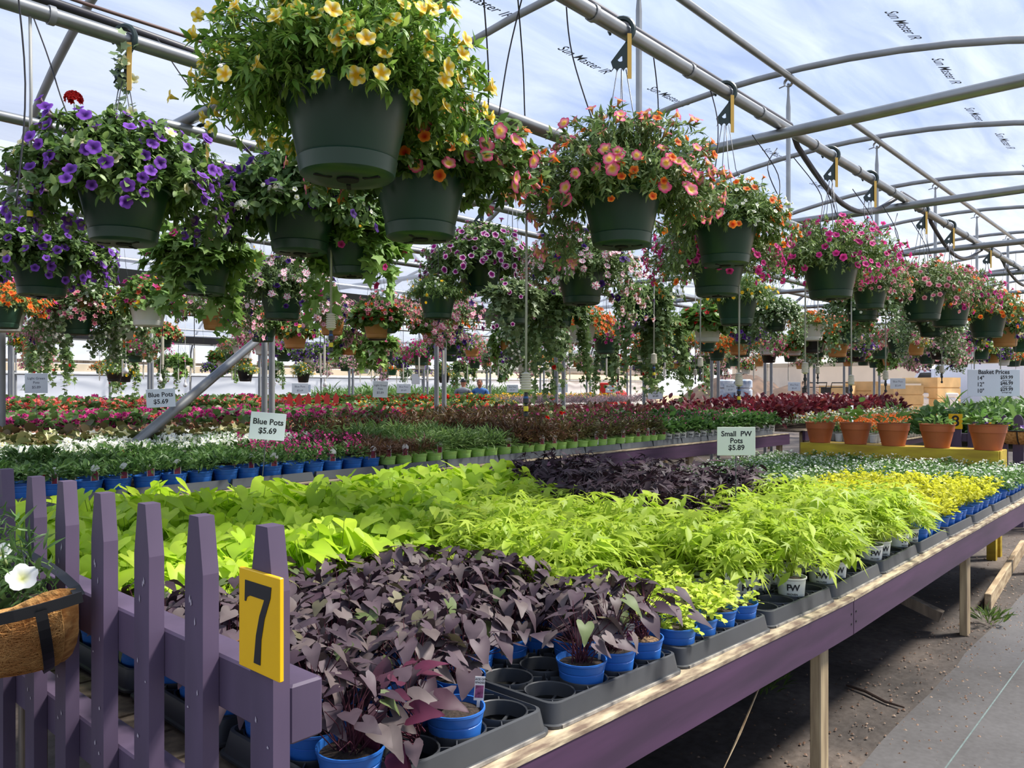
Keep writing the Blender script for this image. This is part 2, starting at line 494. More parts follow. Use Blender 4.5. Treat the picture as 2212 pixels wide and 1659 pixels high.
# five-lobed ivy / cut leaf: polygon fan
def lobed_shape(lobes, curl=.25, waist=.3):
    V = [(0, .1, 0)]; 
    for (a, r) in lobes:
        x = r * math.sin(a); y = .1 + r * math.cos(a)
        V.append((x, y, .10 * abs(x) - curl * (x * x + y * y) * .5))
    n = len(lobes)
    F = [(0, i + 1, (i % n) + 2) if i < n - 1 else (0, n, 1) for i in range(n)]
    F = [(0, i + 2, i + 1) for i in range(n - 1)] + [(0, 1, n)]
    return np.array(V, float), np.array(F, int)
IVY = lobed_shape([(a, r) for a, r in ((-2.7, .25), (-2.1, .5), (-1.6, .36), (-1.05, .68), (-.5, .45), (0, .9), (.5, .45), (1.05, .68), (1.6, .36), (2.1, .5), (2.7, .25))])
CUT = lobed_shape([(a, r) for a, r in ((-2.9, .12), (-1.5, .55), (-1.15, .17), (-.78, .8), (-.35, .22), (0, 1.0), (.35, .22), (.78, .8), (1.15, .17), (1.5, .55), (2.9, .12))], .5)

def cloud(tmpl, pos, D, N, s, col, shade=None):
    """scatter a leaf template: returns V, F, C"""
    tv, tf = tmpl
    D = unit(D); N = N - D * np.sum(N * D, 1, keepdims=True); N = unit(N)
    R = np.cross(D, N)
    s = np.asarray(s)[:, None, None]
    V = pos[:, None, :] + s * (tv[None, :, 0:1] * R[:, None, :] + tv[None, :, 1:2] * D[:, None, :] + tv[None, :, 2:3] * N[:, None, :])
    k = len(tv); n = len(pos)
    F = (tf[None] + (np.arange(n) * k)[:, None, None]).reshape(-1, 3)
    C = np.repeat(col[:, None, :], k, 1)
    if shade is not None: C = C * shade[None, :, None]
    return V.reshape(-1, 3), F, C.reshape(-1, 3)

def merge(parts):
    V = []; F = []; C = []; o = 0
    for v, f, c in parts:
        V.append(v); F.append(f + o); C.append(c); o += len(v)
    return np.concatenate(V), np.concatenate(F), np.concatenate(C)

def tubes_np(paths, r, col):
    """many thin three-sided stems; paths (N,m,3)"""
    N, m, _ = paths.shape
    T = np.gradient(paths, axis=1); T = unit(T)
    A = unit(np.cross(T, np.array([0.31, 0.77, 0.55]))); B = np.cross(T, A)
    r = np.broadcast_to(np.asarray(r), (N,))[:, None, None] * np.linspace(1, .55, m)[None, :, None]
    V = np.stack([paths + r * (A * math.cos(a) + B * math.sin(a)) for a in (0, 2 * PI / 3, 4 * PI / 3)], 2)  # N,m,3,3
    idx = np.arange(N * m * 3).reshape(N, m, 3)
    F = []
    for k in range(3):
        a = idx[:, :-1, k]; b = idx[:, :-1, (k + 1) % 3]; c = idx[:, 1:, (k + 1) % 3]; d = idx[:, 1:, k]
        F.append(np.stack([a, b, c], -1).reshape(-1, 3)); F.append(np.stack([a, c, d], -1).reshape(-1, 3))
    V = V.reshape(-1, 3)
    return V, np.concatenate(F), np.broadcast_to(np.asarray(col, float), V.shape).copy()

def hue(base, n, rng, spread=0.18, alt=None, amix=0.3):
    """n slightly different natural colours"""
    b = np.array(base[:3])[None] * (1 + spread * rng.uniform(-1, 1, (n, 1)))
    if alt is not None:
        m = (rng.random((n, 1)) ** 2) * amix * 2
        b = b * (1 - m) + np.array(alt[:3])[None] * m
    return np.clip(b, 0, 1)

# flower colour functions: (angle inside one petal -1..1, r 0..1) -> srgb
def _m(a, b, t):
    t = max(0., min(1., t)); return tuple(a[i] * (1 - t) + b[i] * t for i in range(3))
def fc_yellow(u, r):
    if r < .3: return (226, 172, 24)
    return _m((250, 212, 40), (252, 246, 206), (abs(u) - .25) * 1.9)
def fc_violet(u, r): return _m((58, 20, 96), (142, 84, 200), (r - .1) * 1.6)
def fc_dviolet(u, r): return _m((34, 12, 60), (76, 36, 130), r)
def fc_pink(u, r):
    if r < .35: return (240, 208, 80)
    return _m((250, 214, 190), (232, 82, 138), (r - .42) * 2.2)
def fc_orange(u, r): return _m((206, 52, 20), (248, 148, 52), (r - .15) * 1.5)
def fc_star(u, r): return (196, 36, 108) if abs(u) < .25 * (1.2 - r * .6) else (250, 238, 240)
def fc_picotee(u, r): return (248, 226, 240) if r > .88 else _m((110, 10, 90), (206, 50, 168), r)
def fc_magenta(u, r): return _m((150, 16, 80), (230, 74, 160), (r - .1) * 1.4)
def fc_rose(u, r): return _m((168, 60, 84), (238, 170, 178), (r - .2) * 1.4)
def fc_red(u, r): return _m((150, 12, 16), (224, 40, 34), r * 1.3)
def fc_white(u, r): return _m((214, 214, 120), (250, 250, 244), (r - .08) * 3)
def fc_cream(u, r): return _m((230, 214, 120), (246, 240, 196), (r - .1) * 2)
def fc_daisy(u, r): return (236, 170, 20) if r < .45 else (250, 206, 40)
def fc_coral(u, r): return _m((214, 60, 50), (244, 130, 108), r)
def fc_peach(u, r): return _m((236, 120, 80), (246, 196, 160), r)

def flower_mesh(name, fn, tube=True, lobes=5, depth=.35, lobe=.13, rings=(.0, .28, .62, .9, 1.0), seg=20, petals_cut=0.0):
    """open trumpet of radius 1 facing +z, with lobed rim and tapering tube behind"""
    V = []; F = []; C = []
    def c(f): return [lin(x) for x in f]
    for ri, r in enumerate(rings):
        if ri == 0:
            V.append((0, 0, -depth)); C.append(c(fn(0, 0))); continue
        for k in range(seg):
            a = 2 * PI * k / seg
            u = ((k * lobes / seg + .5) % 1.0) * 2 - 1        # -1..1 across one petal, 0 in the middle
            rr = r * (1 - (lobe * r * r) * abs(u) ** 2 * 1.4 - (petals_cut * r if abs(u) > .8 else 0))
            z = -depth * (1 - r) ** 2 + .06 * math.cos(u * PI) * r - (.14 * max(0, r - .8))
            V.append((rr * math.cos(a), rr * math.sin(a), z)); C.append(c(fn(u, r)))
    for k in range(seg):
        F.append((0, 1 + k, 1 + (k + 1) % seg))
    for ri in range(1, len(rings) - 1):
        o = 1 + (ri - 1) * seg
        for k in range(seg):
            a, b = o + k, o + (k + 1) % seg
            F += [(a, a + seg, b + seg), (a, b + seg, b)]
    if tube:
        o = len(V); n = 6
        base = fn(0, .75); tc = [lin(x) for x in _m(base, (190, 196, 120), .55)]; gc = [lin(x) for x in (110, 140, 60)]
        for r, z, cc in ((.42, -.22, tc), (.22, -.62, tc), (.10, -1.25, gc)):
            for k in range(n):
                a = 2 * PI * k / n
                V.append((r * math.cos(a), r * math.sin(a), z)); C.append(cc)
        for i in range(2):
            for k in range(n):
                a, b = o + i * n + k, o + i * n + (k + 1) % n
                F += [(a, b, b + n), (a, b + n, a + n)]
    return np.array(V, float), np.array(F, int), np.array(C, float)

FLOW = {}
for _n, _f, _k in (('yellow', fc_yellow, {}), ('violet', fc_violet, {}), ('dviolet', fc_dviolet, {}), ('pink', fc_pink, {}),
                   ('orange', fc_orange, {}), ('star', fc_star, dict(lobe=.2)), ('picotee', fc_picotee, {}), ('magenta', fc_magenta, {}),
                   ('rose', fc_rose, {}), ('red', fc_red, {}), ('white', fc_white, {}), ('cream', fc_cream, dict(lobe=.25)),
                   ('daisy', fc_daisy, dict(tube=False, lobes=10, lobe=.3, depth=.05)), ('coral', fc_coral, {}), ('peach', fc_peach, dict(lobe=.3))):
    FLOW[_n] = flower_mesh(_n, _f, **_k)
FLOW_ME = {}
def flow_me(n):
    if n not in FLOW_ME:
        v, f, c = FLOW[n]
        FLOW_ME[n] = np_mesh('flower_' + n, v, [f], 'petal', c, smooth=True)
    return FLOW_ME[n]
def small_flower(fn, seg=10, lobes=5):
    v, f, c = flower_mesh('s', fn, tube=False, lobes=lobes, rings=(0, .4, 1.0), seg=seg, depth=.25, lobe=.3)
    return v, f, c
SMALL = {k: small_flower(globals()['fc_' + k]) for k in ('yellow', 'violet', 'dviolet', 'pink', 'orange', 'star', 'picotee', 'magenta', 'rose', 'red', 'white', 'cream', 'daisy', 'coral', 'peach')}

def flower_cloud(tmpl, pos, N, s, rng):
    tv, tf, tc = tmpl
    N = unit(N)
    A = unit(np.cross(N, unit(rng.normal(size=N.shape)))); B = np.cross(N, A)
    s = np.asarray(s)[:, None, None]
    V = pos[:, None, :] + s * (tv[None, :, 0:1] * A[:, None, :] + tv[None, :, 1:2] * B[:, None, :] + tv[None, :, 2:3] * N[:, None, :])
    k = len(tv); n = len(pos)
    F = (tf[None] + (np.arange(n) * k)[:, None, None]).reshape(-1, 3)
    C = np.broadcast_to(tc[None], (n, k, 3)).reshape(-1, 3)
    return V.reshape(-1, 3), F, C

def orient(pos, nrm, s, spin):
    """matrix that puts a flower facing nrm at pos"""
    q = Vector(nrm).normalized().to_track_quat('Z', 'Y')
    return Matrix.Translation(pos) @ q.to_matrix().to_4x4() @ Matrix.Rotation(spin, 4, 'Z') @ Matrix.Scale(s, 4)
def leaf_matrix(pos, D, N, s):
    D = Vector(D).normalized(); N = Vector(N); N = (N - D * N.dot(D)).normalized()
    R = D.cross(N)
    return Matrix(((R.x * s, D.x * s, N.x * s, pos[0]), (R.y * s, D.y * s, N.y * s, pos[1]), (R.z * s, D.z * s, N.z * s, pos[2]), (0, 0, 0, 1)))

# ------------------------------------------------------------------ lettering
FONT = None
def text_verts(s, size=1.0, bold=0.0, align='CENTER', line=1.0, shear=0.0, space=1.0):
    cu = bpy.data.curves.new('lettering', 'FONT')
    cu.body = s; cu.size = size; cu.align_x = align; cu.align_y = 'CENTER'
    cu.offset = bold; cu.space_line = line; cu.shear = shear; cu.space_character = space
    cu.resolution_u = 3; cu.fill_mode = 'BOTH' if False else cu.fill_mode
    o = bpy.data.objects.new('lettering', cu)
    me = o.to_mesh()
    V = [tuple(v.co) for v in me.vertices]; F = [tuple(p.vertices) for p in me.polygons]
    o.to_mesh_clear()
    bpy.data.objects.remove(o, do_unlink=True); bpy.data.curves.remove(cu)
    return V, F
def text_mesh(lines, mat='ink', fn=None):
    """lines: list of (text, x, y, size, bold[, align]) laid out in the x,y plane; fn maps each vertex"""
    b = MB()
    for L in lines:
        s, x, y, size, bold = L[:5]
        V, F = text_verts(s, size, bold, L[5] if len(L) > 5 else 'CENTER', shear=L[6] if len(L) > 6 else 0)
        V = [(vx + x, vy + y, vz) for vx, vy, vz in V]
        if fn: V = [fn(*p) for p in V]
        b.add(V, F)
    return b.mesh('lettering', mat)
# ------------------------------------------------------------------ ground
b = MB(); n = 40
b.add([(-30, -30, 0), (160, -30, 0), (160, 120, 0), (-30, 120, 0)], [(0, 1, 2, 3)])
struct('floor', b.mesh('floor', 'ground_dirt'))
b = MB(); b.add([(27.2, -29, .01), (158, -29, .01), (158, 118, .01), (27.2, 118, .01)], [(0, 1, 2, 3)])
o = struct('outdoor_ground', b.mesh('outdoor_ground', 'dirt_outside'))
b = MB(); rngf = random.Random(4)
edge = [(-3 + i * .25, 1.07 + rngf.uniform(-.010, .010), .006) for i in range(60)]
low = [(p[0], -3.0, .006) for p in edge]
b.add(edge + low, [(i, 60 + i, 61 + i, i + 1) for i in range(59)])
b.add([(p[0], p[1], 0) for p in edge] + edge, [(i, i + 1, 61 + i, 60 + i) for i in range(59)])
struct('floor_fabric', b.mesh('floor_fabric', 'ground_fabric'))
solid('stripe_green', rgb(112, 128, 124), rough=.7, vary=.3, scale=30)
b = MB(); b.box(-3, 11.7, .806, .812, .0062, .0075)
o = obj('seam_line', b.mesh('seam_line', 'stripe_green')); tag(o, 'thin green seam line woven along the grey aisle fabric', 'seam line')

# bark chips and crumbs of soil on the floor
rng = np.random.default_rng(5)
n = 2600
cx = rng.uniform(2.2, 10.5, n); cy = np.where(rng.random(n) < .6, rng.normal(1.15, .22, n), rng.uniform(.5, 2.8, n))
pos = np.stack([cx, cy, np.full(n, .007)], 1)
D = rng.normal(size=(n, 3)); D[:, 2] *= .2
chip = (np.array([(-.3, -.5, -.1), (.3, -.45, -.1), (.35, .5, -.1), (-.25, .45, -.1), (0, 0, .35)], float), np.array([(0, 1, 4), (1, 2, 4), (2, 3, 4), (3, 0, 4)]))
v, f, c = cloud(chip, pos, D, np.tile([[0., 0, 1]], (n, 1)), rng.uniform(.004, .016, n), hue(rgb(92, 66, 50), n, rng, .5, rgb(170, 150, 128), .3))
o = obj('bark_chips', np_mesh('bark_chips', v, [f], 'leaf_dark', c)); tag(o, 'scattered brown bark chips and soil crumbs on the floor under the bench', 'bark chips'); o['kind'] = 'stuff'
b = MB(); b.tube([(4.06, 1.40, .012), (4.03, 1.3, .016), (3.97, 1.19, .012), (3.95, 1.1, .014)], [.006, .008, .007, .004], 6)
tag(obj('fallen_twig', b.mesh('fallen_twig', 'twig')), 'thin dark twig lying on the dirt floor by the fabric edge', 'twig')

# ------------------------------------------------------------------ greenhouse frame
HX = [2.05 + 2.555 * i for i in range(-2, 10)]
YC = [3.3, 12.2, 21.1]; HW = 4.45; Z0 = 2.46; RISE = 2.0
def arch_z(Y, yc, lift=0.0):
    t = max(0., 1 - ((Y - yc) / HW) ** 2)
    return Z0 + (RISE + lift) * math.sqrt(t)
XA, XB = HX[0] - .6, HX[-1] + .3
for bi, yc in enumerate(YC):
    # film roof: long curved sheets, sagging slightly between hoops
    V = []; F = []; nx = 60; ny = 28
    for i in range(nx + 1):
        X = XA + (XB - XA) * i / nx
        k = (X - HX[0]) / 2.555
        sag = .05 * math.sin(PI * (k % 1.0)) ** 2
        for j in range(ny + 1):
            a = PI * j / ny
            Y = yc - HW * math.cos(a) * 1.002
            z = Z0 + .03 + (RISE + .035) * math.sin(a) - sag * math.sin(a) * .6
            V.append((X, Y, z))
    for i in range(nx):
        for j in range(ny):
            a = i * (ny + 1) + j
            F.append((a, a + 1, a + ny + 2, a + ny + 1))
    me = np_mesh('ceiling', V, [np.array(F)], 'film', smooth=True)
    struct('ceiling', me)

arch_b = MB()
pts = []
for j in range(33):
    a = PI * j / 32
    pts.append((0, -(HW - .075) * math.cos(a), Z0 + RISE * math.sin(a)))
arch_b.tube(pts, .030, 10)
ARCH_ME = arch_b.mesh('arch', 'galv_dull', True)
def post_mesh():
    q = MB(); q.tube([(0, 0, 0), (0, 0, 1.2), (0, 0, Z0 + .01)], .033, 10); return q.mesh('post', 'galv_dull', True, 40)
POST_ME = post_mesh()
for bi, yc in enumerate(YC):
    nm = ['arching over the large hanging baskets', 'of the second bay behind the gutter posts', 'of the third bay by the white side wall'][bi]
    for X in HX:
        if bi == 0 and X < -1: continue
        t = thing('greenhouse_hoop', 'grey steel roof hoop on two posts ' + nm, 'roof hoop', (X, yc, 0), group='roof hoops of bay %s' % ['one', 'two', 'three'][bi])
        obj('arch', ARCH_ME, t)
        for s in (-1, 1):
            if s == -1 and bi == 0: continue
            obj('post', POST_ME, t, (0, s * (HW - .075), 0))
# gutters between the bays
for k, yg in enumerate((7.75, 16.65)):
    g = MB(); h = .17
    prof = [(-.16, .14), (-.09, 0), (.09, 0), (.16, .14), (.15, .14), (.08, .012), (-.08, .012), (-.15, .14)]
    V = [(XA, yg + y, Z0 + .02 + z) for y, z in prof] + [(XB, yg + y, Z0 + .02 + z) for y, z in prof]
    g.add(V, [(i, (i + 1) % 8, 8 + (i + 1) % 8, 8 + i) for i in range(8)])
    tag(obj('roof_gutter', g.mesh('roof_gutter', 'gutter_metal')), ['grey metal gutter running above the first line of twin posts', 'grey metal gutter running above the second line of twin posts'][k], 'gutter')
# tie bars across each bay (baskets' pipes rest on them)
TIEZ = 3.06
tie_me = {}
for bi, yc in enumerate(YC):
    for i, X in enumerate(HX):
        if bi == 0 and X < 1: continue
        if bi > 0 and i % 2: continue
        hwx = HW * math.sqrt(1 - ((TIEZ - Z0) / RISE) ** 2) - .02
        if bi not in tie_me:
            q = MB(); q.tube([(0, -hwx, 0), (0, 0, 0), (0, hwx, 0)], .034, 10); tie_me[bi] = q.mesh('tie_bar', 'galv', True, 40)
        o = obj('tie_bar', tie_me[bi], None, (X + .078, yc, TIEZ))
        tag(o, 'straight grey tie pipe crossing bay %s below a roof hoop' % ['one', 'two', 'three'][bi], 'pipe', 'tie bars of bay %s' % ['one', 'two', 'three'][bi])
# ridge pipe and its droppers (bay one), simple ridge pipes elsewhere
q = MB(); q.tube([(0, 2.97, 4.385), (12, 2.97, 4.385), (XB - .35, 2.97, 4.385)], .031, 10)
tag(obj('ridge_pipe', q.mesh('ridge_pipe', 'galv', True, 40)), 'grey ridge pipe running under the roof hoops of the near bay', 'pipe')
for k in (1, 2):
    q = MB(); q.tube([(HX[0], YC[k], 4.39), (XB - .35, YC[k], 4.39)], .03, 8)
    tag(obj('ridge_pipe', q.mesh('ridge_pipe', 'galv', True, 40)), 'grey ridge pipe under the roof hoops of the %s bay' % ['', 'second', 'third'][k], 'pipe')
q = MB(); q.tube([(0, 0, 0), (0, 0, -.10), (0, 0, -.22), (0, 0, -1.33)], [.012, .012, .022, .022], 8)
DROP_ME = q.mesh('dropper', 'galv', True, 40)
q = MB(); q.lathe([(.034, -.02), (.040, -.02), (.040, .02), (.034, .02)], 12, Matrix.Rotation(PI / 2, 4, 'Y'), close=True)
q.tube([(0, .03, -.02), (0, .09, -.03)], .006, 6)
CLAMP_ME = q.mesh('clamp', 'galv', True, 40)
for X in HX[2:]:
    t = thing('ridge_dropper', 'thin grey dropper rod from ridge pipe down to tie bar', 'rod', (X + .078, 3.03, 4.37), group='ridge droppers')
    obj('rod', DROP_ME, t); obj('clamp', CLAMP_ME, t, (0, 0, .01)); 
# basket pipes resting along the tie bars
ROWS = {'A': (2.02, 3.125), 'A2': (2.38, 2.72), 'B': (3.47, 2.99), 'C': (4.42, 2.99), 'D': (5.40, 3.126), 'E': (6.45, 2.99), 'F': (7.2, 2.99)}
clampx = MB(); clampx.lathe([(.033, -.012), (.038, -.012), (.038, .012), (.033, .012)], 12, Matrix.Rotation(PI / 2, 4, 'Y'), close=True)
CLIP_ME = clampx.mesh('clip', 'galv_dull', True, 40)
for i, (k, (Y, z)) in enumerate(ROWS.items()):
    t = thing('basket_pipe', 'long grey pipe carrying the %s row of hanging baskets from the aisle' % ['first', 'low second', 'third', 'fourth', 'fifth', 'sixth', 'seventh'][i], 'pipe', (0, Y, z))
    q = MB(); q.tube([({'C': 1.98, 'A2': 1.75}.get(k, -1.5), 0, 0), (12, 0, 0), (XB - .3, 0, 0)], .032, 12)
    obj('pipe', q.mesh('pipe', 'galv', True, 40), t)
    if k in ('A', 'B'):
        for X in np.arange(1.1, 16, .83):
            obj('clip', CLIP_ME, t, (float(X), 0, 0))
# diagonal brace leaning on the twin posts
q = MB(); q.tube([(1.98, 5.49, .90), (4.48, 7.51, 2.13)], .042, 12)
tag(obj('diagonal_brace', q.mesh('diagonal_brace', 'galv', True, 40)), 'thick grey pipe slanting down from a gutter post into the flowers', 'brace')

# hoses
q = MB(); P = []
for i in range(90):
    X = 2.2 + i * .14
    s = 0.05 + (0.30 * math.sin(PI * (X - 5.0) / 2.3) if 5.0 < X < 7.3 else 0) + (0.26 * math.sin(PI * (X - 8.2) / 2.4) if 8.2 < X < 10.6 else 0) + (.2 * math.sin(PI * (X - 11.5) / 3) if 11.5 < X < 14.5 else 0)
    P.append((X, 2.02 + (.06 if s < .1 else .07), 3.125 + .09 - s if s > .06 else 3.125 + .085))
q.tube(P, .019, 8)
tag(obj('water_hose', q.mesh('water_hose', 'hose_black', True)), 'dark water hose sagging along the first basket pipe', 'hose')
q = MB(); P = []
for i in range(70):
    X = .6 + i * .1
    P.append((X, 3.75 + .05 * math.sin(X), 3.19 - .035 * (X - 1.2) ** 2 * (1 if X < 2.6 else 0) - (.0686 + .05 * (X - 2.6) if X >= 2.6 else 0)))
q.tube(P, .022, 8)
tag(obj('water_hose', q.mesh('water_hose', 'hose_black', True)), 'dark water hose hanging above the second basket pipe', 'hose')
q = MB(); q.tube([(.6 + i * .1, 3.62, 3.2 - .05 * i * .1 - .02 * math.sin(i * .35)) for i in range(60)], .008, 6)
solid('hose_brown', rgb(120, 92, 84), rough=.5, vary=.2)
tag(obj('feeder_line', q.mesh('feeder_line', 'hose_brown', True)), 'thin brown feeder line strung beside the dark water hose', 'hose')

# lettering printed on the film
def on_film(x, y, X0, Y0):
    X = X0 + x; Y = Y0 - y
    k = (X - HX[0]) / 2.555
    sag = .05 * math.sin(PI * (k % 1.0)) ** 2
    sa = math.sqrt(max(0, 1 - ((Y - 3.3) / HW) ** 2))
    return (X, Y, Z0 + .03 + (RISE + .035) * sa - sag * sa * .6 - .012)
for (X0, Y0, fl) in ((5.67, 4.24, 1), (4.3, 4.22, 1), (7.0, 4.18, 1), (9.66, 4.2, 1), (11.5, 4.33, 1), (6.75, 1.89, 1), (7.95, 1.86, 1), (9.55, 1.95, 1), (10.65, 1.88, 1), (12.4, 1.9, 1), (14.0, 1.88, 1)):
    me = text_mesh([('Sun Master IR', 0, 0, .125, .001, 'CENTER', .35)], 'ink_grey', lambda x, y, z: on_film(x, y, X0, Y0))
    o = obj('film_print', me); tag(o, 'grey lettering printed on the roof film', 'print', 'maker marks printed on the film')

# ------------------------------------------------------------------ far side wall and gable ends
yw = 25.55
b = MB(); nx = 60
V = []; F = []
rw = random.Random(2)
for i in range(nx + 1):
    for j in range(7):
        V.append((XA + (40 - XA) * i / nx, yw + rw.uniform(-.05, .05), 1.95 * j / 6))
for i in range(nx):
    for j in range(6):
        a = i * 7 + j; F.append((a, a + 7, a + 8, a + 1))
struct('wall_side', np_mesh('wall_side', V, [np.array(F)], 'wall_film', smooth=True))
b = MB(); b.box(XA, 40, yw - .1, yw - .04, 2.02, 2.25)
struct('trim_1', b.mesh('trim_1', 'cream_board'))
b = MB(); b.box(XA, 40, yw - .1, yw - .04, 2.27, 2.36)
struct('trim_2', b.mesh('trim_2', 'wood_grey'))
b = MB(); b.tube([(XA, yw - .16, 1.93), (40, yw - .16, 1.93)], .035, 8)
struct('trim_3', b.mesh('trim_3', 'galv_dull', True, 40))
for bi, yc in enumerate(YC):
    V = [(XB, yc - HW, Z0 - .15), (XB, yc + HW, Z0 - .15)]; 
    V += [(XB, yc + HW * math.cos(PI * j / 20), Z0 + .03 + RISE * math.sin(PI * j / 20)) for j in range(21)]
    b = MB(); b.add(V, [tuple([0, 1] + list(range(2, 23)))])
    struct('wall_gable', b.mesh('wall_gable', 'wall_film'))
    b = MB(); b.box(XB - .06, XB + .06, yc - HW, yc + HW, Z0 - .25, Z0 - .12)
    struct('trim_%d' % (4 + bi), b.mesh('trim', 'cream_board'))
# ------------------------------------------------------------------ hanging baskets
def bucket(r=.18, h=.25, ring=True, n=36):
    q = MB()
    rb = r * .72
    pr = [(0.03, .004), (rb * .55, .000), (rb * .92, .004), (rb, .012)]
    if ring:
        pr += [(rb * 1.06, .052), (rb * 1.03, .056), (rb * 1.05, .060)]
    pr += [(r * .965, h - .028), (r * 1.03, h - .026), (r * 1.045, h), (r * 1.0, h + .002), (r * .955, h - .004), (rb * .95, h * .35)]
    q.lathe(pr, n)
    return q
POT_ME = {}
def pot_me(kind, mat):
    k = (kind, mat)
    if k not in POT_ME:
        n = 40 if kind == 'big' else 20
        POT_ME[k] = bucket(.18, .25, True, n).mesh('bucket', mat, True, 35)
    return POT_ME[k]
q = MB(); q.lathe([(0.0005, -.0015), (.030, -.0015), (.031, .006)], 20)
for a in range(3):
    M = Matrix.Rotation(a * 2 * PI / 3 + .5, 4, 'Z')
    q.box(.05, .10, -.006, .006, -.0012, .004, M)
HOLE_ME = q.mesh('drain_hole', 'hole_dark')
q = MB(); q.lathe([(0.001, .235), (.09, .24), (.166, .232)], 20)
SOIL_ME = q.mesh('soil', 'soil', True)

# hanger plate with hook: plate lies in the local x,z plane, hook goes round the pipe
def hook_mesh():
    q = MB()
    out = [(-.030, -.155), (-.030, -.05), (-.016, -.046), (.040, -.118), (.040, -.155)]
    sc = []
    xs = np.linspace(.040, -.030, 4)
    for i in range(3):
        for k in range(1, 6):
            t = k / 6
            sc.append((xs[i] + (xs[i + 1] - xs[i]) * t, -.155 + .014 * math.sin(PI * t)))
        if i < 2: sc.append((xs[i + 1], -.155))
    outer = out + sc
    hole = [(.004 + .012 * math.cos(-a), -.108 + .012 * math.sin(-a)) for a in np.linspace(PI, 3 * PI, 15)]
    k0 = 1
    poly = outer[:k0 + 1] + [(-.030, -.108)] if False else None
    # two halves around the hole keep the plate a real solid with an opening
    def strip(pts, dz):
        return pts
    ring_o = outer; c = (.004, -.108)
    # map every outline point to a point of the hole by angle
    import bisect
    O = sorted(ring_o, key=lambda p: math.atan2(p[1] - c[1], p[0] - c[0]))
    Hh = [(c[0] + .012 * math.cos(math.atan2(p[1] - c[1], p[0] - c[0])), c[1] + .012 * math.sin(math.atan2(p[1] - c[1], p[0] - c[0]))) for p in O]
    n = len(O); th = .004
    V = [(x, -th, z) for x, z in O] + [(x, -th, z) for x, z in Hh] + [(x, th, z) for x, z in O] + [(x, th, z) for x, z in Hh]
    F = []
    for i in range(n):
        j = (i + 1) % n
        F += [(i, j, n + j, n + i), (2 * n + j, 2 * n + i, 3 * n + i, 3 * n + j), (i, 2 * n + i, 2 * n + j, j), (n + i, n + j, 3 * n + j, 3 * n + i)]
    q.add(V, F)
    arc = [(-.020, 0, -.052)] + [(-.045 * math.cos(a), 0, .045 * math.sin(a)) for a in np.linspace(-.9, PI + .35, 16)]
    q.tube(arc, [.009] + [.010] * 14 + [.008, .004], 6)
    return q.mesh('hanger_hook', 'hook_green', True, 30)
HOOK_ME = hook_mesh()
q = MB(); q.box(-.008, .008, -.001, .001, -.17, .0)
PTAG_ME = q.mesh('price_tag', 'tag_yellow')
q = MB(); q.box(-.008, .008, -.001, .001, -.14, .0)
PTAG2_ME = q.mesh('price_tag', 'tag_orange')

GREEN = rgb(86, 122, 54); GREEN2 = rgb(150, 178, 92); GREEN3 = rgb(70, 104, 58); SAGE = rgb(118, 140, 96)

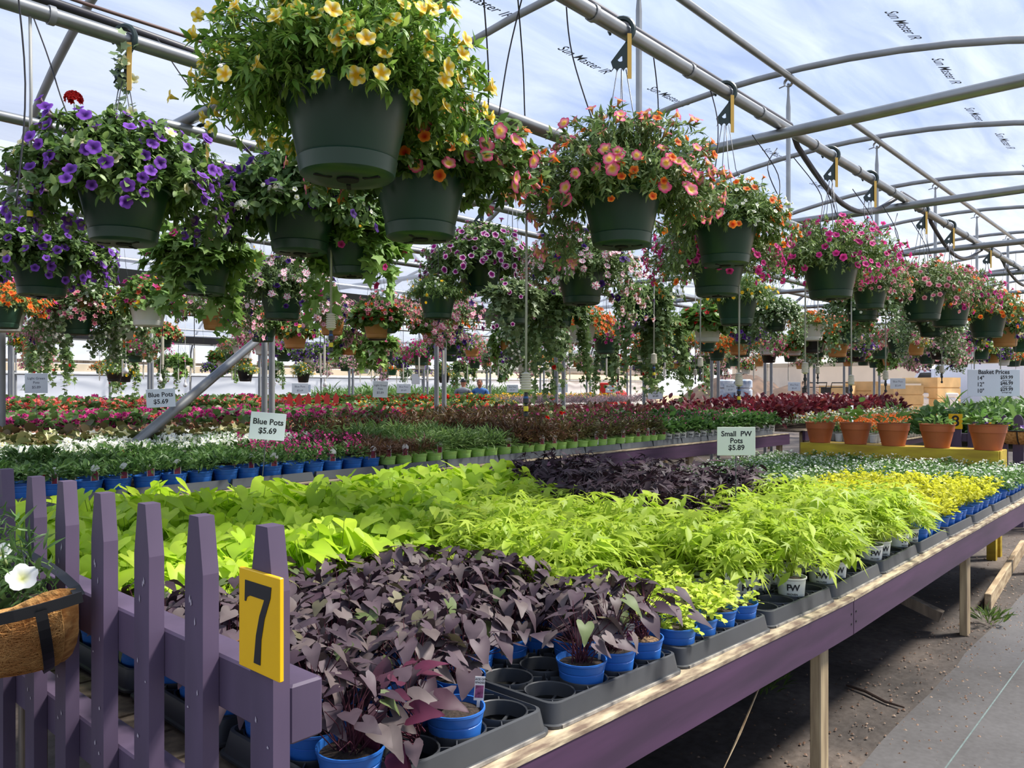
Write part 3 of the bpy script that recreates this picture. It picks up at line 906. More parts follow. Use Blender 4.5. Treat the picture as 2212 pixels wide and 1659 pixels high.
def mound(seed, stems=260, per=13, spread=.42, up=.30, low=-.10, size=(.022, .040), tmpl=LANCE, base=GREEN, alt=GREEN2, tips=True, trails=(), z0=.245, stemcol=None, bias=(0, 0)):
    """stems fan out of the pot, arch over and hang; returns mesh arrays and the outer points where flowers sit"""
    rng = np.random.default_rng(seed)
    az = rng.uniform(0, 2 * PI, stems)
    stems = int(stems * 1.5)
    az = rng.uniform(0, 2 * PI, stems)
    el = np.where(rng.random(stems) < .6, rng.uniform(-.1, 1.4, stems), rng.uniform(-.55, .35, stems))
    k = rng.uniform(.66, 1.04, stems)
    oy = np.stack([np.cos(az), np.sin(az)], 1)
    sp = spread * (1 + bias[0] * oy[:, 0] + bias[1] * oy[:, 1])
    ex = (np.cos(np.maximum(el, 0)) * sp * k)
    ez = np.where(el > 0, np.sin(el) * up * k, low * (-el / .55) ) + z0
    P2 = np.stack([oy[:, 0] * ex, oy[:, 1] * ex, ez], 1)
    r0 = rng.uniform(.02, .15, stems)
    P0 = np.stack([oy[:, 0] * r0, oy[:, 1] * r0, np.full(stems, z0 - .01)], 1)
    P1 = P0 * .4 + P2 * .6; P1[:, 2] = np.maximum(P0[:, 2], P2[:, 2]) + rng.uniform(.02, .12, stems)
    nk = int(stems * .30)
    ka = rng.uniform(0, 2 * PI, nk); kr = rng.uniform(.195, .29, nk) * (1 if spread > .35 else .92)
    K2 = np.stack([np.cos(ka) * kr, np.sin(ka) * kr, z0 + rng.uniform(-.075, .07, nk)], 1)
    K0 = np.stack([np.cos(ka) * .12, np.sin(ka) * .12, np.full(nk, z0 - .005)], 1); K1 = (K0 + K2) / 2; K1[:, 2] = z0 + rng.uniform(.05, .11, nk)
    P0 = np.concatenate([P0, K0]); P1 = np.concatenate([P1, K1]); P2 = np.concatenate([P2, K2])
    if trails:
        T2 = []; T0 = []; T1 = []
        for (a, ln, nn, out) in trails:
            for i in range(nn):
                aa = a + rng.normal(0, .25); L = ln * rng.uniform(.45, 1.05); oo = out * rng.uniform(.75, 1.15)
                T0.append((.14 * math.cos(aa), .14 * math.sin(aa), z0))
                T1.append((oo * math.cos(aa), oo * math.sin(aa), z0 + .06))
                T2.append((oo * math.cos(aa) * 1.08 + rng.normal(0, .02), oo * math.sin(aa) * 1.08 + rng.normal(0, .02), z0 - L))
        P0 = np.concatenate([P0, np.array(T0)]); P1 = np.concatenate([P1, np.array(T1)]); P2 = np.concatenate([P2, np.array(T2)])
    ns = len(P0)
    tt = np.linspace(0, 1, 7)[None, :, None]
    paths = (1 - tt) ** 2 * P0[:, None] + 2 * tt * (1 - tt) * P1[:, None] + tt ** 2 * P2[:, None]
    t = 1 - .78 * rng.random((ns, per)) ** 1.35; t[:, -3:] = rng.uniform(.93, 1.0, (ns, 3)) if tips else t[:, -3:]
    t3 = t[..., None]
    pos = (1 - t3) ** 2 * P0[:, None] + 2 * t3 * (1 - t3) * P1[:, None] + t3 ** 2 * P2[:, None]
    tan = unit(2 * (1 - t3) * (P1 - P0)[:, None] + 2 * t3 * (P2 - P1)[:, None])
    D = unit(tan * .75 + rng.normal(0, .62, pos.shape) + np.array([0, 0, .22]))
    outd = pos * np.array([1, 1, .6]); outd[..., 2] -= .1
    N = unit(unit(outd) * .5 + np.array([0, 0, .9]) + rng.normal(0, .3, pos.shape))
    n = ns * per
    s = rng.uniform(size[0], size[1], n) * 1.22
    col = hue(base, n, rng, .22, alt, .45)
    parts = [cloud(tmpl, pos.reshape(-1, 3), D.reshape(-1, 3), N.reshape(-1, 3), s, col)]
    parts.append(tubes_np(paths, .0016, (stemcol or rgb(104, 128, 62))[:3]))
    nrm_ = np.sqrt((P2[:, 0] ** 2 + P2[:, 1] ** 2) / spread ** 2 + ((P2[:, 2] - z0) / np.where(P2[:, 2] > z0, up, .3)) ** 2)
    P2 = P2[nrm_ > np.quantile(nrm_, .42)]
    ends = P2; ed = unit(P2 - np.array([0, 0, z0 - .05]))
    return merge(parts), ends, ed, t

def pick_flowers(ends, ed, specs, rng, zmin=None):
    """specs: list of (flower, count, radius); -> list of (flower, pos, normal, r, spin)"""
    out = []
    idx = rng.permutation(len(ends)); p = 0
    for fl, cnt, r in specs:
        for i in range(int(cnt * 2.0)):
            j = idx[p % len(idx)]; p += 1
            e = ends[j] * np.array([1, 1, 1.0]) + rng.normal(0, .018, 3)
            nrm = unit(ed[j] * np.array([1.1, 1.1, .8]) + np.array([0, 0, .25]) + rng.normal(0, .25, 3))
            out.append((fl, e + nrm * .022, nrm, r * rng.uniform(.8, 1.12), rng.uniform(0, 6.28)))
    return out

KINDS = {
    # name: mound keywords, flower specs
    'calib_yellow': (dict(stems=420, per=15, spread=.40, up=.31, low=-.10, size=(.020, .036), base=rgb(96, 138, 52), alt=rgb(170, 200, 96)), [('yellow', 86, .0225)]),
    'petunia_pink_orange': (dict(stems=300, per=13, spread=.43, up=.27, low=-.08, size=(.024, .044), tmpl=OVAL, base=rgb(78, 108, 54), alt=rgb(140, 164, 96), bias=(.1, -.25)), [('pink', 46, .029), ('orange', 34, .021)]),
    'petunia_pink': (dict(stems=400, per=14, spread=.45, up=.33, low=-.12, size=(.022, .040), base=rgb(88, 116, 62), alt=rgb(158, 176, 116), trails=((1.9, .34, 34, .30), (-.9, .12, 14, .28))), [('pink', 72, .0285), ('orange', 26, .02)]),
    'calib_orange_bacopa': (dict(stems=280, per=13, spread=.36, up=.22, low=-.10, size=(.020, .036), base=rgb(92, 122, 62), alt=rgb(160, 184, 110), trails=((2.0, .42, 40, .30), (-.9, .1, 20, .36))), [('orange', 40, .022), ('white', 90, .012)]),
    'petunia_purple': (dict(stems=330, per=13, spread=.42, up=.27, low=-.14, size=(.024, .044), tmpl=OVAL, base=rgb(84, 114, 56), alt=rgb(146, 170, 98), trails=((2.4, .22, 14, .34),)), [('violet', 92, .027), ('cream', 5, .03)]),
    'verbena_white': (dict(stems=260, per=12, spread=.40, up=.24, low=-.12, size=(.030, .055), tmpl=OVAL, base=rgb(80, 110, 60), alt=rgb(136, 160, 100), trails=((2.4, .22, 20, .36),)), [('dviolet', 34, .026), ('white', 40, .012)]),
    'ivy_green': (dict(stems=105, per=9, spread=.36, up=.18, low=-.14, size=(.045, .075), tmpl=IVY, base=rgb(104, 138, 64), alt=rgb(156, 184, 102), tips=False, trails=((.5, .55, 16, .26), (3.5, .4, 12, .26))), [('magenta', 7, .026), ('daisy', 10, .012)]),
    'picotee': (dict(stems=320, per=13, spread=.46, up=.30, low=-.16, size=(.024, .042), tmpl=OVAL, base=rgb(88, 116, 60), alt=rgb(148, 170, 106), trails=((-.6, .34, 26, .42), (2.2, .2, 12, .4))), [('picotee', 88, .0285)]),
    'star': (dict(stems=320, per=13, spread=.44, up=.28, low=-.16, size=(.022, .04), base=rgb(92, 118, 66), alt=rgb(152, 170, 116), trails=((-.8, .34, 30, .44),)), [('star', 96, .027), ('dviolet', 16, .027)]),
    'calib_magenta': (dict(stems=380, per=13, spread=.44, up=.27, low=-.12, size=(.018, .034), base=rgb(92, 118, 62), alt=rgb(158, 176, 112)), [('magenta', 110, .0225)]),
    'calib_rose': (dict(stems=330, per=12, spread=.42, up=.25, low=-.12, size=(.018, .034), base=rgb(100, 120, 70), alt=rgb(160, 176, 118)), [('rose', 90, .021), ('orange', 14, .016)]),
    'calib_orange': (dict(stems=300, per=12, spread=.40, up=.22, low=-.10, size=(.018, .034), base=rgb(96, 122, 60), alt=rgb(160, 180, 104)), [('orange', 100, .022)]),
    'bacopa_white': (dict(stems=330, per=13, spread=.38, up=.2, low=-.2, size=(.016, .030), tmpl=ROUND, base=rgb(104, 130, 82), alt=rgb(160, 178, 130), trails=((0, .5, 30, .34), (2.1, .55, 30, .34), (4.2, .45, 30, .34))), [('white', 150, .013)]),
    'bidens_yellow': (dict(stems=240, per=12, spread=.32, up=.18, low=-.06, size=(.022, .04), tmpl=NARROW, base=rgb(92, 124, 56), alt=rgb(150, 180, 92)), [('daisy', 22, .02), ('white', 16, .014)]),
    'geranium_red': (dict(stems=200, per=11, spread=.33, up=.22, low=-.08, size=(.04, .06), tmpl=ROUND, base=rgb(88, 122, 56), alt=rgb(140, 170, 88)), [('red', 46, .024)]),
    'trailing_vine': (dict(stems=150, per=12, spread=.34, up=.14, low=-.2, size=(.03, .055), tmpl=IVY, base=rgb(98, 126, 70), alt=rgb(150, 170, 112), tips=False, trails=((0, 1.0, 26, .3), (2.1, 1.05, 26, .3), (4.2, .9, 26, .3))), [('cream', 12, .026), ('red', 5, .026)]),
    'ivy_grey': (dict(stems=110, per=10, spread=.34, up=.14, low=-.2, size=(.03, .055), tmpl=IVY, base=rgb(108, 130, 84), alt=rgb(160, 174, 128), tips=False, trails=((0, .35, 12, .28), (3.1, .3, 12, .28))), [('picotee', 12, .027)]),
    'mixed_bright': (dict(stems=230, per=11, spread=.34, up=.22, low=-.08, size=(.026, .046), tmpl=OVAL, base=rgb(92, 124, 60), alt=rgb(150, 176, 98)), [('daisy', 20, .026), ('magenta', 18, .026), ('coral', 10, .025)]),
    'coral': (dict(stems=230, per=11, spread=.34, up=.20, low=-.08, size=(.026, .046), tmpl=OVAL, base=rgb(86, 120, 58), alt=rgb(144, 172, 96)), [('coral', 56, .027)]),
}
KCACHE = {}
def kind_data(kind, seed):
    key = (kind, seed)
    if key not in KCACHE:
        kw, fl = KINDS[kind]
        (V, F, C), ends, ed, _ = mound(seed, **kw)
        me = np_mesh('foliage', V, [F], 'leaf', C)
        rng = np.random.default_rng(seed + 77)
        KCACHE[key] = (me, pick_flowers(ends, ed, fl, rng))
    return KCACHE[key]
BLOOM = {}
def blossoms_me(kind, seed):
    key = (kind, seed)
    if key not in BLOOM:
        me, fl = kind_data(kind, seed)
        rng = np.random.default_rng(seed + 5); parts = []
        for k in sorted(set(f[0] for f in fl)):
            ff = [f for f in fl if f[0] == k]
            parts.append(flower_cloud(SMALL[k], np.array([f[1] for f in ff]), np.array([f[2] for f in ff]), np.array([f[3] for f in ff]) * 1.15, rng))
        V, F, C = merge(parts)
        BLOOM[key] = np_mesh('blossoms', V, [F], 'petal', C)
    return BLOOM[key]
WIRE_ME = {}
def wire_me(rim, top, x):
    k = (round(rim, 3), round(top, 3), round(x, 3))
    if k not in WIRE_ME:
        q = MB(); q.tube([(.182, 0, rim), (x * .5 + .05, 0, rim + (top - rim) * .55), (x, 0, top)], .0022, 5)
        WIRE_ME[k] = q.mesh('wire', 'wire', True)
    return WIRE_ME[k]

def snap(X, Y, Z, Yp):
    """slide a point along the line of sight's plan direction until it hangs under the pipe at Yp"""
    k = Yp / Y
    return X * k, Yp, 1.5 + (Z - 1.5) * k, k
def basket(kind, X, Y, zb, pipe_z, label, seed=1, s=1.0, rz=0.0, pot='pot_green', near=True, group=None, tagc='y', hooked=True, big=None, hookrz=None):
    if isinstance(pipe_z, str):
        X, Y, zb, k_ = snap(X, Y, zb, ROWS[pipe_z][0]); s *= k_; pipe_z = ROWS[pipe_z][1]
    t = thing('hanging_basket', label, 'hanging basket', (X, Y, zb), rz, group, s)
    me, fl = kind_data(kind, seed)
    obj('bucket', pot_me('big' if near else 'small', pot), t)
    if near: obj('drain_hole', HOLE_ME, t); obj('soil', SOIL_ME, t)
    f = obj('foliage', me, t); f['kind'] = 'stuff'
    if near:
        for (k, p, nn, r, sp) in fl:
            obj('flower', flow_me(k), t, M=orient(p, nn, r, sp))
    else:
        o = obj('blossoms', blossoms_me(kind, seed), t); o['kind'] = 'stuff'
    top = (pipe_z - zb) / s
    hz = top - (.18 / s) * 1.0 if near else top - .03
    if near:
        ho = obj('hanger_hook', HOOK_ME, t, M=Matrix.Translation((0, 0, top)) @ Matrix.Rotation((hookrz if hookrz is not None else PI / 2 + .55) - rz, 4, 'Z') @ Matrix.Scale(1.2 / s, 4))
        if tagc: obj('price_tag', PTAG_ME, ho, M=Matrix.Translation((-.03, .012, -.02)) @ Matrix.Rotation(.3, 4, 'Z'))
        for i in range(4):
            w = wire_me(.25, hz, .008 + .012 * (i % 2))
            obj('wire', w, t, M=Matrix.Rotation(i * PI / 2 + .3, 4, 'Z'))
    else:
        for i in range(3):
            obj('wire', wire_me(.25, top - .02, .003), t, M=Matrix.Rotation(i * 2 * PI / 3 + .3, 4, 'Z'))
    return t

# first row above the bench
basket('calib_yellow', 1.315, 1.80, 2.078, 'A', 'green hanging basket overflowing with yellow and white striped small petunias', 11, rz=.4)
basket('petunia_pink_orange', 2.02, 2.30, 2.075, 'A2', 'green hanging basket with pink and orange flowers and broad dark leaves', 12, rz=5.2, tagc=None)
basket('petunia_pink', 2.95, 2.00, 2.135, 'A', 'green hanging basket with pink yellow-throated petunias trailing over its side', 13, rz=.2)
basket('calib_orange_bacopa', 4.12, 2.09, 2.195, 'A', 'green hanging basket with orange flowers and trailing small white blooms', 14, rz=.5)
basket('calib_magenta', 4.58, 2.38, 2.085, 'A2', 'green hanging basket with magenta blooms tucked below the orange and white basket', 15, rz=1.1, tagc=None)
basket('calib_magenta', 5.27, 1.92, 2.09, 'A', 'green hanging basket with a wide dome of magenta blooms', 16, rz=2.1)
basket('calib_rose', 6.24, 1.98, 2.10, 'A', 'narrow green hanging basket with few orange blooms beside the magenta dome', 17, s=.72, rz=1.0)
basket('bacopa_white', 7.05, 2.30, 2.08, 'A2', 'green hanging basket with white blooms trailing below the magenta dome', 18, s=.85, rz=.3, tagc=None)
basket('calib_rose', 6.93, 1.80, 2.045, 'A', 'green hanging basket with pale pink blooms behind the magenta dome', 19, rz=.3)
basket('calib_magenta', 7.80, 1.80, 2.05, 'A', 'green hanging basket with magenta blooms next to the pale pink one', 20, rz=3.0)
basket('bacopa_white', 9.05, 2.25, 2.04, 'A2', 'green hanging basket with white trailing blooms beneath the pale pink one', 21, s=.85, rz=2.0, tagc=None)
basket('calib_orange', 9.05, 1.75, 2.01, 'A', 'green hanging basket with a mass of orange blooms', 22, rz=1.0)
# second row
basket('petunia_purple', 1.36, 3.42, 2.105, 'B', 'green hanging basket thick with purple petunias and one red geranium', 23, rz=.2)
basket('verbena_white', 2.15, 3.33, 2.155, 'B', 'green hanging basket with white verbena heads and dark violet petunias', 24, rz=.4, tagc=None)
basket('ivy_green', 2.56, 3.47, 2.10, 'B', 'green hanging basket of leafy trailing ivy behind the verbena basket', 25, s=.86, rz=1.4, tagc=None)
basket('star', 4.55, 3.43, 2.105, 'B', 'green hanging basket with white star-striped magenta petunias and violet ones', 26, rz=.5, tagc=None)
basket('ivy_grey', 4.36, 3.93, 1.98, 'B', 'green hanging basket with grey-leaved ivy below the white-edged petunias', 27, s=.8, rz=.5, tagc=None)
basket('bidens_yellow', 6.22, 3.05, 2.035, 'B', 'green hanging basket with yellow daisies and tiny white blooms', 28, rz=.5, tagc=None)
basket('bacopa_white', 7.9, 3.45, 2.10, 'B', 'green hanging basket with long white trails beside the yellow daisies', 29, s=.75, rz=.5, tagc=None)
# third and fourth rows
basket('petunia_purple', 1.66, 5.40, 2.065, 'D', 'green hanging basket with purple petunias and a drop line in front', 30, rz=1.2, tagc=None)
basket('ivy_green', 2.20, 4.41, 2.045, 'C', 'green hanging basket with large light green lobed leaves and yellow flower sprays', 31, s=.9, rz=.1)
basket('bidens_yellow', 4.46, 4.86, 2.08, 'C', 'green hanging basket with feathery leaves, yellow daisy and white geranium', 32, s=.86, rz=.6, tagc=None)
basket('picotee', 4.47, 4.38, 2.245, 'C', 'green hanging basket with magenta petunias edged in white', 33, rz=.6, tagc=None)
basket('trailing_vine', 6.45, 4.10, 2.15, 'C', 'green hanging basket with red petunias and long vines', 34, s=.86, rz=.6, tagc=None)
basket('star', 3.33, 5.40, 2.03, 'D', 'green hanging basket with star-striped pink petunias beside the twin posts', 35, s=.95, rz=2.6, tagc=None)
basket('trailing_vine', 5.6, 4.5, 2.06, 'C', 'green hanging basket with a curtain of pale green vines', 36, s=.95, rz=1.6, tagc=None)
# red geranium head above the purple basket, and white ones in the verbena
GH = []
rng = np.random.default_rng(3)
v = unit(rng.normal(size=(46, 3))); v[:, 2] = np.abs(v[:, 2])
geo = flower_cloud(SMALL['red'], v * .035, v, np.full(46, .016), rng)
st = tubes_np(np.array([[(0, 0, -.18), (.01, 0, -.08), (0, 0, .0)]]), .003, rgb(96, 120, 60)[:3])
V_, F_, C_ = merge([geo, st])
RED_HEAD = np_mesh('flower_head', V_, [F_], 'petal', C_)
geo = flower_cloud(SMALL['white'], v * .035, v, np.full(46, .014), rng)
V_, F_, C_ = merge([geo, st])
WHITE_HEAD = np_mesh('flower_head', V_, [F_], 'petal', C_)
for o in list(bpy.data.objects):
    if o.get('label', '').startswith('green hanging basket thick with purple'):
        obj('flower_head', RED_HEAD, o, (-.12, .16, .60))
    if o.get('label', '').startswith('green hanging basket with white verbena'):
        for p in ((.0, -.18, .52), (-.05, -.30, .36), (-.33, -.1, .22), (-.40, .02, .14), (.15, -.28, .40), (-.2, -.3, .28)):
            obj('flower_head', WHITE_HEAD, o, p)
# vine climbing the hook of the purple basket
rngv = np.random.default_rng(9)
t = np.linspace(0, 1, 70)
pos = np.stack([.03 * np.sin(t * 14), .03 * np.cos(t * 11), t * .50], 1) + rngv.normal(0, .022, (70, 3))
cl = cloud(IVY, pos, rngv.normal(0, 1, (70, 3)), rngv.normal(0, .4, (70, 3)) + np.array([-.6, -.5, .4]), rngv.uniform(.025, .05, 70), hue(rgb(110, 130, 92), 70, rngv, .2, rgb(160, 176, 130)))
stt = tubes_np(np.stack([np.stack([.03 * np.sin(t * 14), .03 * np.cos(t * 11), t * .5], 1)[::3]]), .003, rgb(120, 140, 90)[:3])
V_, F_, C_ = merge([cl, stt])
VINE = np_mesh('climbing_vine', V_, [F_], 'leaf', C_)
for o in list(bpy.data.objects):
    if o.get('label', '').startswith('green hanging basket thick with purple'):
        vo = obj('climbing_vine', VINE, o, (.0, .0, .36))
        for p in ((.0, -.025, .47), (-.015, -.03, .40), (.025, -.025, .34), (.02, -.02, .20)):
            obj('flower', flow_me('cream'), vo, M=orient(p, (-.6, -.7, .2), .026, .5))
# ------------------------------------------------------------------ bench seven
def bench_z(X):
    return .705 - .0285 * (min(X, 3.3) - 1.4) if X < 3.3 else .651
BY0, BY1 = 1.10, 3.42
t = thing('plant_bench', 'long purple-skirted wooden bench behind the fence with number seven', 'bench', (0, 0, 0))
def board(name, pts0, pts1, y0, y1, h, mat, parent):
    (xa, za), (xb, zb) = pts0, pts1
    q = MB()
    V = []
    N = 12; rr = random.Random(int(xa * 100))
    for i in range(N + 1):
        x = xa + (xb - xa) * i / N; z = za + (zb - za) * i / N
        j = rr.uniform(-.003, .003)
        V += [(x, y0 + j * .4, z - h), (x, y1, z - h), (x, y1, z), (x, y0 + j * .4, z + j * .5)]
    F = [(0, 1, 2, 3), tuple(4 * N + k for k in (3, 2, 1, 0))]
    for i in range(N):
        for k in range(4):
            F.append((4 * i + k, 4 * i + 4 + k, 4 * i + 4 + (k + 1) % 4, 4 * i + (k + 1) % 4))
    q.add(V, F)
    return obj(name, q.mesh(name, mat), parent)
for (xa, xb) in ((.66, 3.268), (3.276, 7.95)):
    board('skirt_board', (xa, bench_z(xa) - .004), (xb, bench_z(xb) - .004), BY0, BY0 + .038, .135, 'purple_beam', t)
    board('bare_edge', (xa, bench_z(xa) + .008), (xb, bench_z(xb) + .008), BY0 - .003, BY0 + .06, .011, 'peeled_edge', t)
# deck of planks along the bench
for k in range(15):
    y0 = BY0 + .085 + k * .153
    q = MB(); q.box(.68, 3.27, y0, y0 + .14, -.022, 0)
    o = obj('plank', q.mesh('plank', 'wood_grey'), t, M=Matrix.Translation((0, 0, .7416)) @ Matrix.Rotation(.0285, 4, 'Y'))
    q = MB(); q.box(3.28, 7.95, y0, y0 + .14, .629, .651); obj('plank', q.mesh('plank', 'wood_grey'), t)
for (x, w) in ((1.0, .09), (3.08, .085), (5.42, .085), (7.55, .085)):
    zt = bench_z(x) - .022
    q = MB(); q.box(x - w / 2, x + w / 2, BY0 + .045, BY0 + .045 + .042, 0, zt, bev=.004); obj('leg', q.mesh('leg', 'wood_leg'), t)
    q = MB(); q.box(x - w / 2, x + w / 2, BY1 - .09, BY1 - .048, 0, zt, bev=.004); obj('leg', q.mesh('leg', 'wood_grey'), t)
    q = MB(); q.box(x + w / 2, x + w / 2 + .04, BY0 + .045, BY1, zt - .11, zt - .01); obj('cross_beam', q.mesh('cross_beam', 'wood_raw'), t)
q = MB(); q.tube([(5.36, 1.28, .10), (5.3, 2.2, .44), (5.3, 2.9, .62)], .045, 4); obj('diagonal_strut', q.mesh('diagonal_strut', 'wood_grey'), t)
for k, x in enumerate((3.245, 3.30)):
    for z in (.60, .56):
        q = MB(); q.lathe([(.0004, -.004), (.0045, -.004), (.0045, .002), (.0004, .002)], 8, Matrix.Translation((x, BY0, z)) @ Matrix.Rotation(PI / 2, 4, 'X'))
        obj('screw', q.mesh('screw', 'nozzle_black'), t)
# twine hanging below the skirt
q = MB(); q.tube([(2.52, 1.13, .56), (2.35, 1.14, .40), (2.1, 1.16, .20), (1.9, 1.17, .0)], .002, 5); q.tube([(2.52, 1.13, .56), (2.37, 1.15, .40), (2.09, 1.15, .20), (1.92, 1.16, .0)], .002, 5)
tag(obj('loose_twine', q.mesh('loose_twine', 'wood_raw')), 'two twisted strands of grey twine hanging from the bench skirt', 'twine')
# timber lying on the ground past the bench leg
q = MB(); q.box(-1.2, 1.2, -.02, .02, 0, .11, Matrix.Translation((7.32, 1.27, .0)) @ Matrix.Rotation(.075, 4, 'Z'), bev=.004)
tag(obj('timber_edging', q.mesh('timber_edging', 'wood_raw')), 'pale wooden plank set on edge along the aisle by the bench leg', 'plank')
# weeds under the bench
rng = np.random.default_rng(8)
for k, (x, y, n, h, lab) in enumerate(((3.74, 1.75, 260, .16, 'dark tuft of weeds growing under the bench'), (5.75, 1.10, 60, .12, 'small green weed sprouting beside the far bench leg'))):
    az = rng.uniform(0, 2 * PI, n); r = rng.random(n) * .16 * (1 if k == 0 else .5)
    pos = np.stack([r * np.cos(az), r * np.sin(az), rng.random(n) * h * .6], 1)
    D = np.stack([np.cos(az) * .8, np.sin(az) * .8, rng.uniform(.3, 1.5, n)], 1)
    v, f, c = cloud(NARROW, pos, D, rng.normal(size=(n, 3)), rng.uniform(.04, .1, n), hue(rgb(70, 92, 42), n, rng, .25, rgb(120, 140, 70)))
    o = obj('weed_tuft', np_mesh('weed_tuft', v, [f], 'leaf', c), None, (x, y, 0)); tag(o, lab, 'weed')

# ------------------------------------------------------------------ pots and trays
def small_pot(r=.0645, h=.096, band=.30, taper=.80, n=28):
    q = MB(); rb = r * taper
    zb = h * (1 - band); rm = rb + (r * .965 - rb) * (1 - band)
    q.lathe([(.001, .002), (rb * .96, .002), (rb, .005), (rm * .995, zb - .001), (rm * .975, zb), (rm * .975, zb + .002), (rm * 1.015, zb + .004), (r * .985, h - .007), (r * 1.02, h - .005), (r * 1.02, h), (r * .97, h), (r * .94, h - .01), (rb * .93, h * .5)], n)
    return q
BLUE_ME = small_pot().mesh('pot', 'pot_blue', True, 30)
BLUE_FAR = small_pot(n=14).mesh('pot', 'pot_blue', True, 30)
LIME_FAR = small_pot(.055, .095, .25, .8, 16).mesh('pot', 'pot_lime', True, 30)
PWPOT_ME = small_pot(.056, .112, .10, .80, 24).mesh('pot', 'pot_white', True, 30)
PWPOT_FAR = small_pot(.050, .105, .1, .82, 14).mesh('pot', 'pot_white', True, 30)
def soil_disc(r, z, mat):
    q = MB(); q.lathe([(.001, z + .006), (r * .5, z + .004), (r, z)], 16); return q.mesh('soil', mat, True)
SOIL_S = soil_disc(.061, .082, 'soil'); SOIL_P = soil_disc(.061, .082, 'soil_pale'); SOIL_W = soil_disc(.052, .10, 'soil')
# print on the white pots
def on_pot(x, y, z):
    r = .0459 + (.0545 - .0459) * (y / .112) + .0008
    a = x / .050
    return (r * math.sin(a), -r * math.cos(a), y)
PW_PRINT = text_mesh([('P', -.012, .077, .034, .0008), ('W', .009, .077, .034, .0008), ('PROVEN', 0, .052, .0105, .0002), ('WINNERS', 0, .040, .0105, .0002)], 'ink', on_pot)
q = MB()
poly = [(-.021, 0), (.021, 0), (.021, .035)] + [(.021 * math.cos(a), .035 + .019 * math.sin(a)) for a in np.linspace(.15, PI - .15, 9)] + [(-.021, .035)]
q.prism(poly, .001, Matrix.Rotation(PI / 2, 4, 'X')); PW_TAG = q.mesh('plant_tag', 'tag_white')
PW_TAGTX = text_mesh([('PW', 0, .037, .017, .0006), ('PROVEN', 0, .026, .0055, 0), ('WINNERS', 0, .020, .0055, 0)], 'ink', lambda x, y, z: (x, -.0016, y))
# slim label: white head, picture, stake
q = MB(); q.prism([(-.011, .034), (.011, .034), (.011, .052), (-.011, .052)], .001, Matrix.Rotation(PI / 2, 4, 'X')); q.prism([(-.0035, -.05), (.0035, -.05), (.0035, .0), (-.0035, .0)], .001, Matrix.Rotation(PI / 2, 4, 'X'))
q.prism([(-.011, 0), (.011, 0), (.011, .034), (-.011, .034)], .001, Matrix.Rotation(PI / 2, 4, 'X'))
TAG_ME = q.mesh('plant_tag', 'tag_white')
q = MB(); q.prism([(-.009, .006), (.009, .006), (.009, .033), (-.009, .033)], .0006, Matrix.Translation((0, -.0012, 0)) @ Matrix.Rotation(PI / 2, 4, 'X'))
TAGPIC_ME = q.mesh('tag_picture', 'tag_magenta')
TAGTX_ME = text_mesh([('ACE OF', 0, .046, .0062, .0001), ('SPADES', 0, .039, .0062, .0001)], 'ink', lambda x, y, z: (x, -.0016, y))
q = MB(); q.prism([(-.013, -.04), (.013, -.04), (.013, .02), (.016, .024), (.016, .034), (.010, .042), (.005, .047), (-.005, .047), (-.010, .042), (-.016, .034), (-.016, .024), (-.013, .02)], .001, Matrix.Rotation(PI / 2, 4, 'X'))
TAGB_ME = q.mesh('plant_tag', 'tag_white')
q = MB(); q.prism([(-.010, -.012), (.010, -.012), (.010, .024), (-.010, .024)], .0006, Matrix.Translation((0, -.0012, 0)) @ Matrix.Rotation(PI / 2, 4, 'X'))
TAGBPIC_ME = q.mesh('tag_picture', 'tag_picture')

PX, PY = .1475, .1440
TLX, TLY = .586, .448
def tray_shell():
    q = MB()
    def rr(x0, x1, y0, y1, z, r=.03, n=4):
        P = []
        for (cx, cy, a0) in ((x1 - r, y1 - r, 0), (x0 + r, y1 - r, PI / 2), (x0 + r, y0 + r, PI), (x1 - r, y0 + r, 1.5 * PI)):
            for k in range(n + 1):
                a = a0 + k * PI / 2 / n; P.append((cx + r * math.cos(a), cy + r * math.sin(a), z))
        return P
    hx, hy = TLX / 2, TLY / 2
    L = [rr(-hx, hx, -hy, hy, .0), rr(-hx, hx, -hy, hy, .006), rr(-hx + .006, hx - .006, -hy + .006, hy - .006, .008),
         rr(-hx + .014, hx - .014, -hy + .014, hy - .014, .052), rr(-hx + .020, hx - .020, -hy + .020, hy - .020, .054), rr(-hx + .024, hx - .024, -hy + .024, hy - .024, .046), rr(-hx + .020, hx - .020, -hy + .020, hy - .020, .004)]
    n = len(L[0]); V = [p for r in L for p in r]; F = []
    for i in range(len(L) - 1):
        for k in range(n):
            j = (k + 1) % n; F.append((i * n + k, i * n + j, (i + 1) * n + j, (i + 1) * n + k))
    q.add(V, F)
    return q.mesh('shell', 'tray_black', True, 35)
def tray_dirt_rim():
    q = MB(); hx, hy = TLX / 2 + .001, TLY / 2 + .001
    q.box(-hx + .03, hx - .03, -hy - .001, -hy + .008, .0, .007); return q.mesh('dusty_lip', 'tray_dirt')
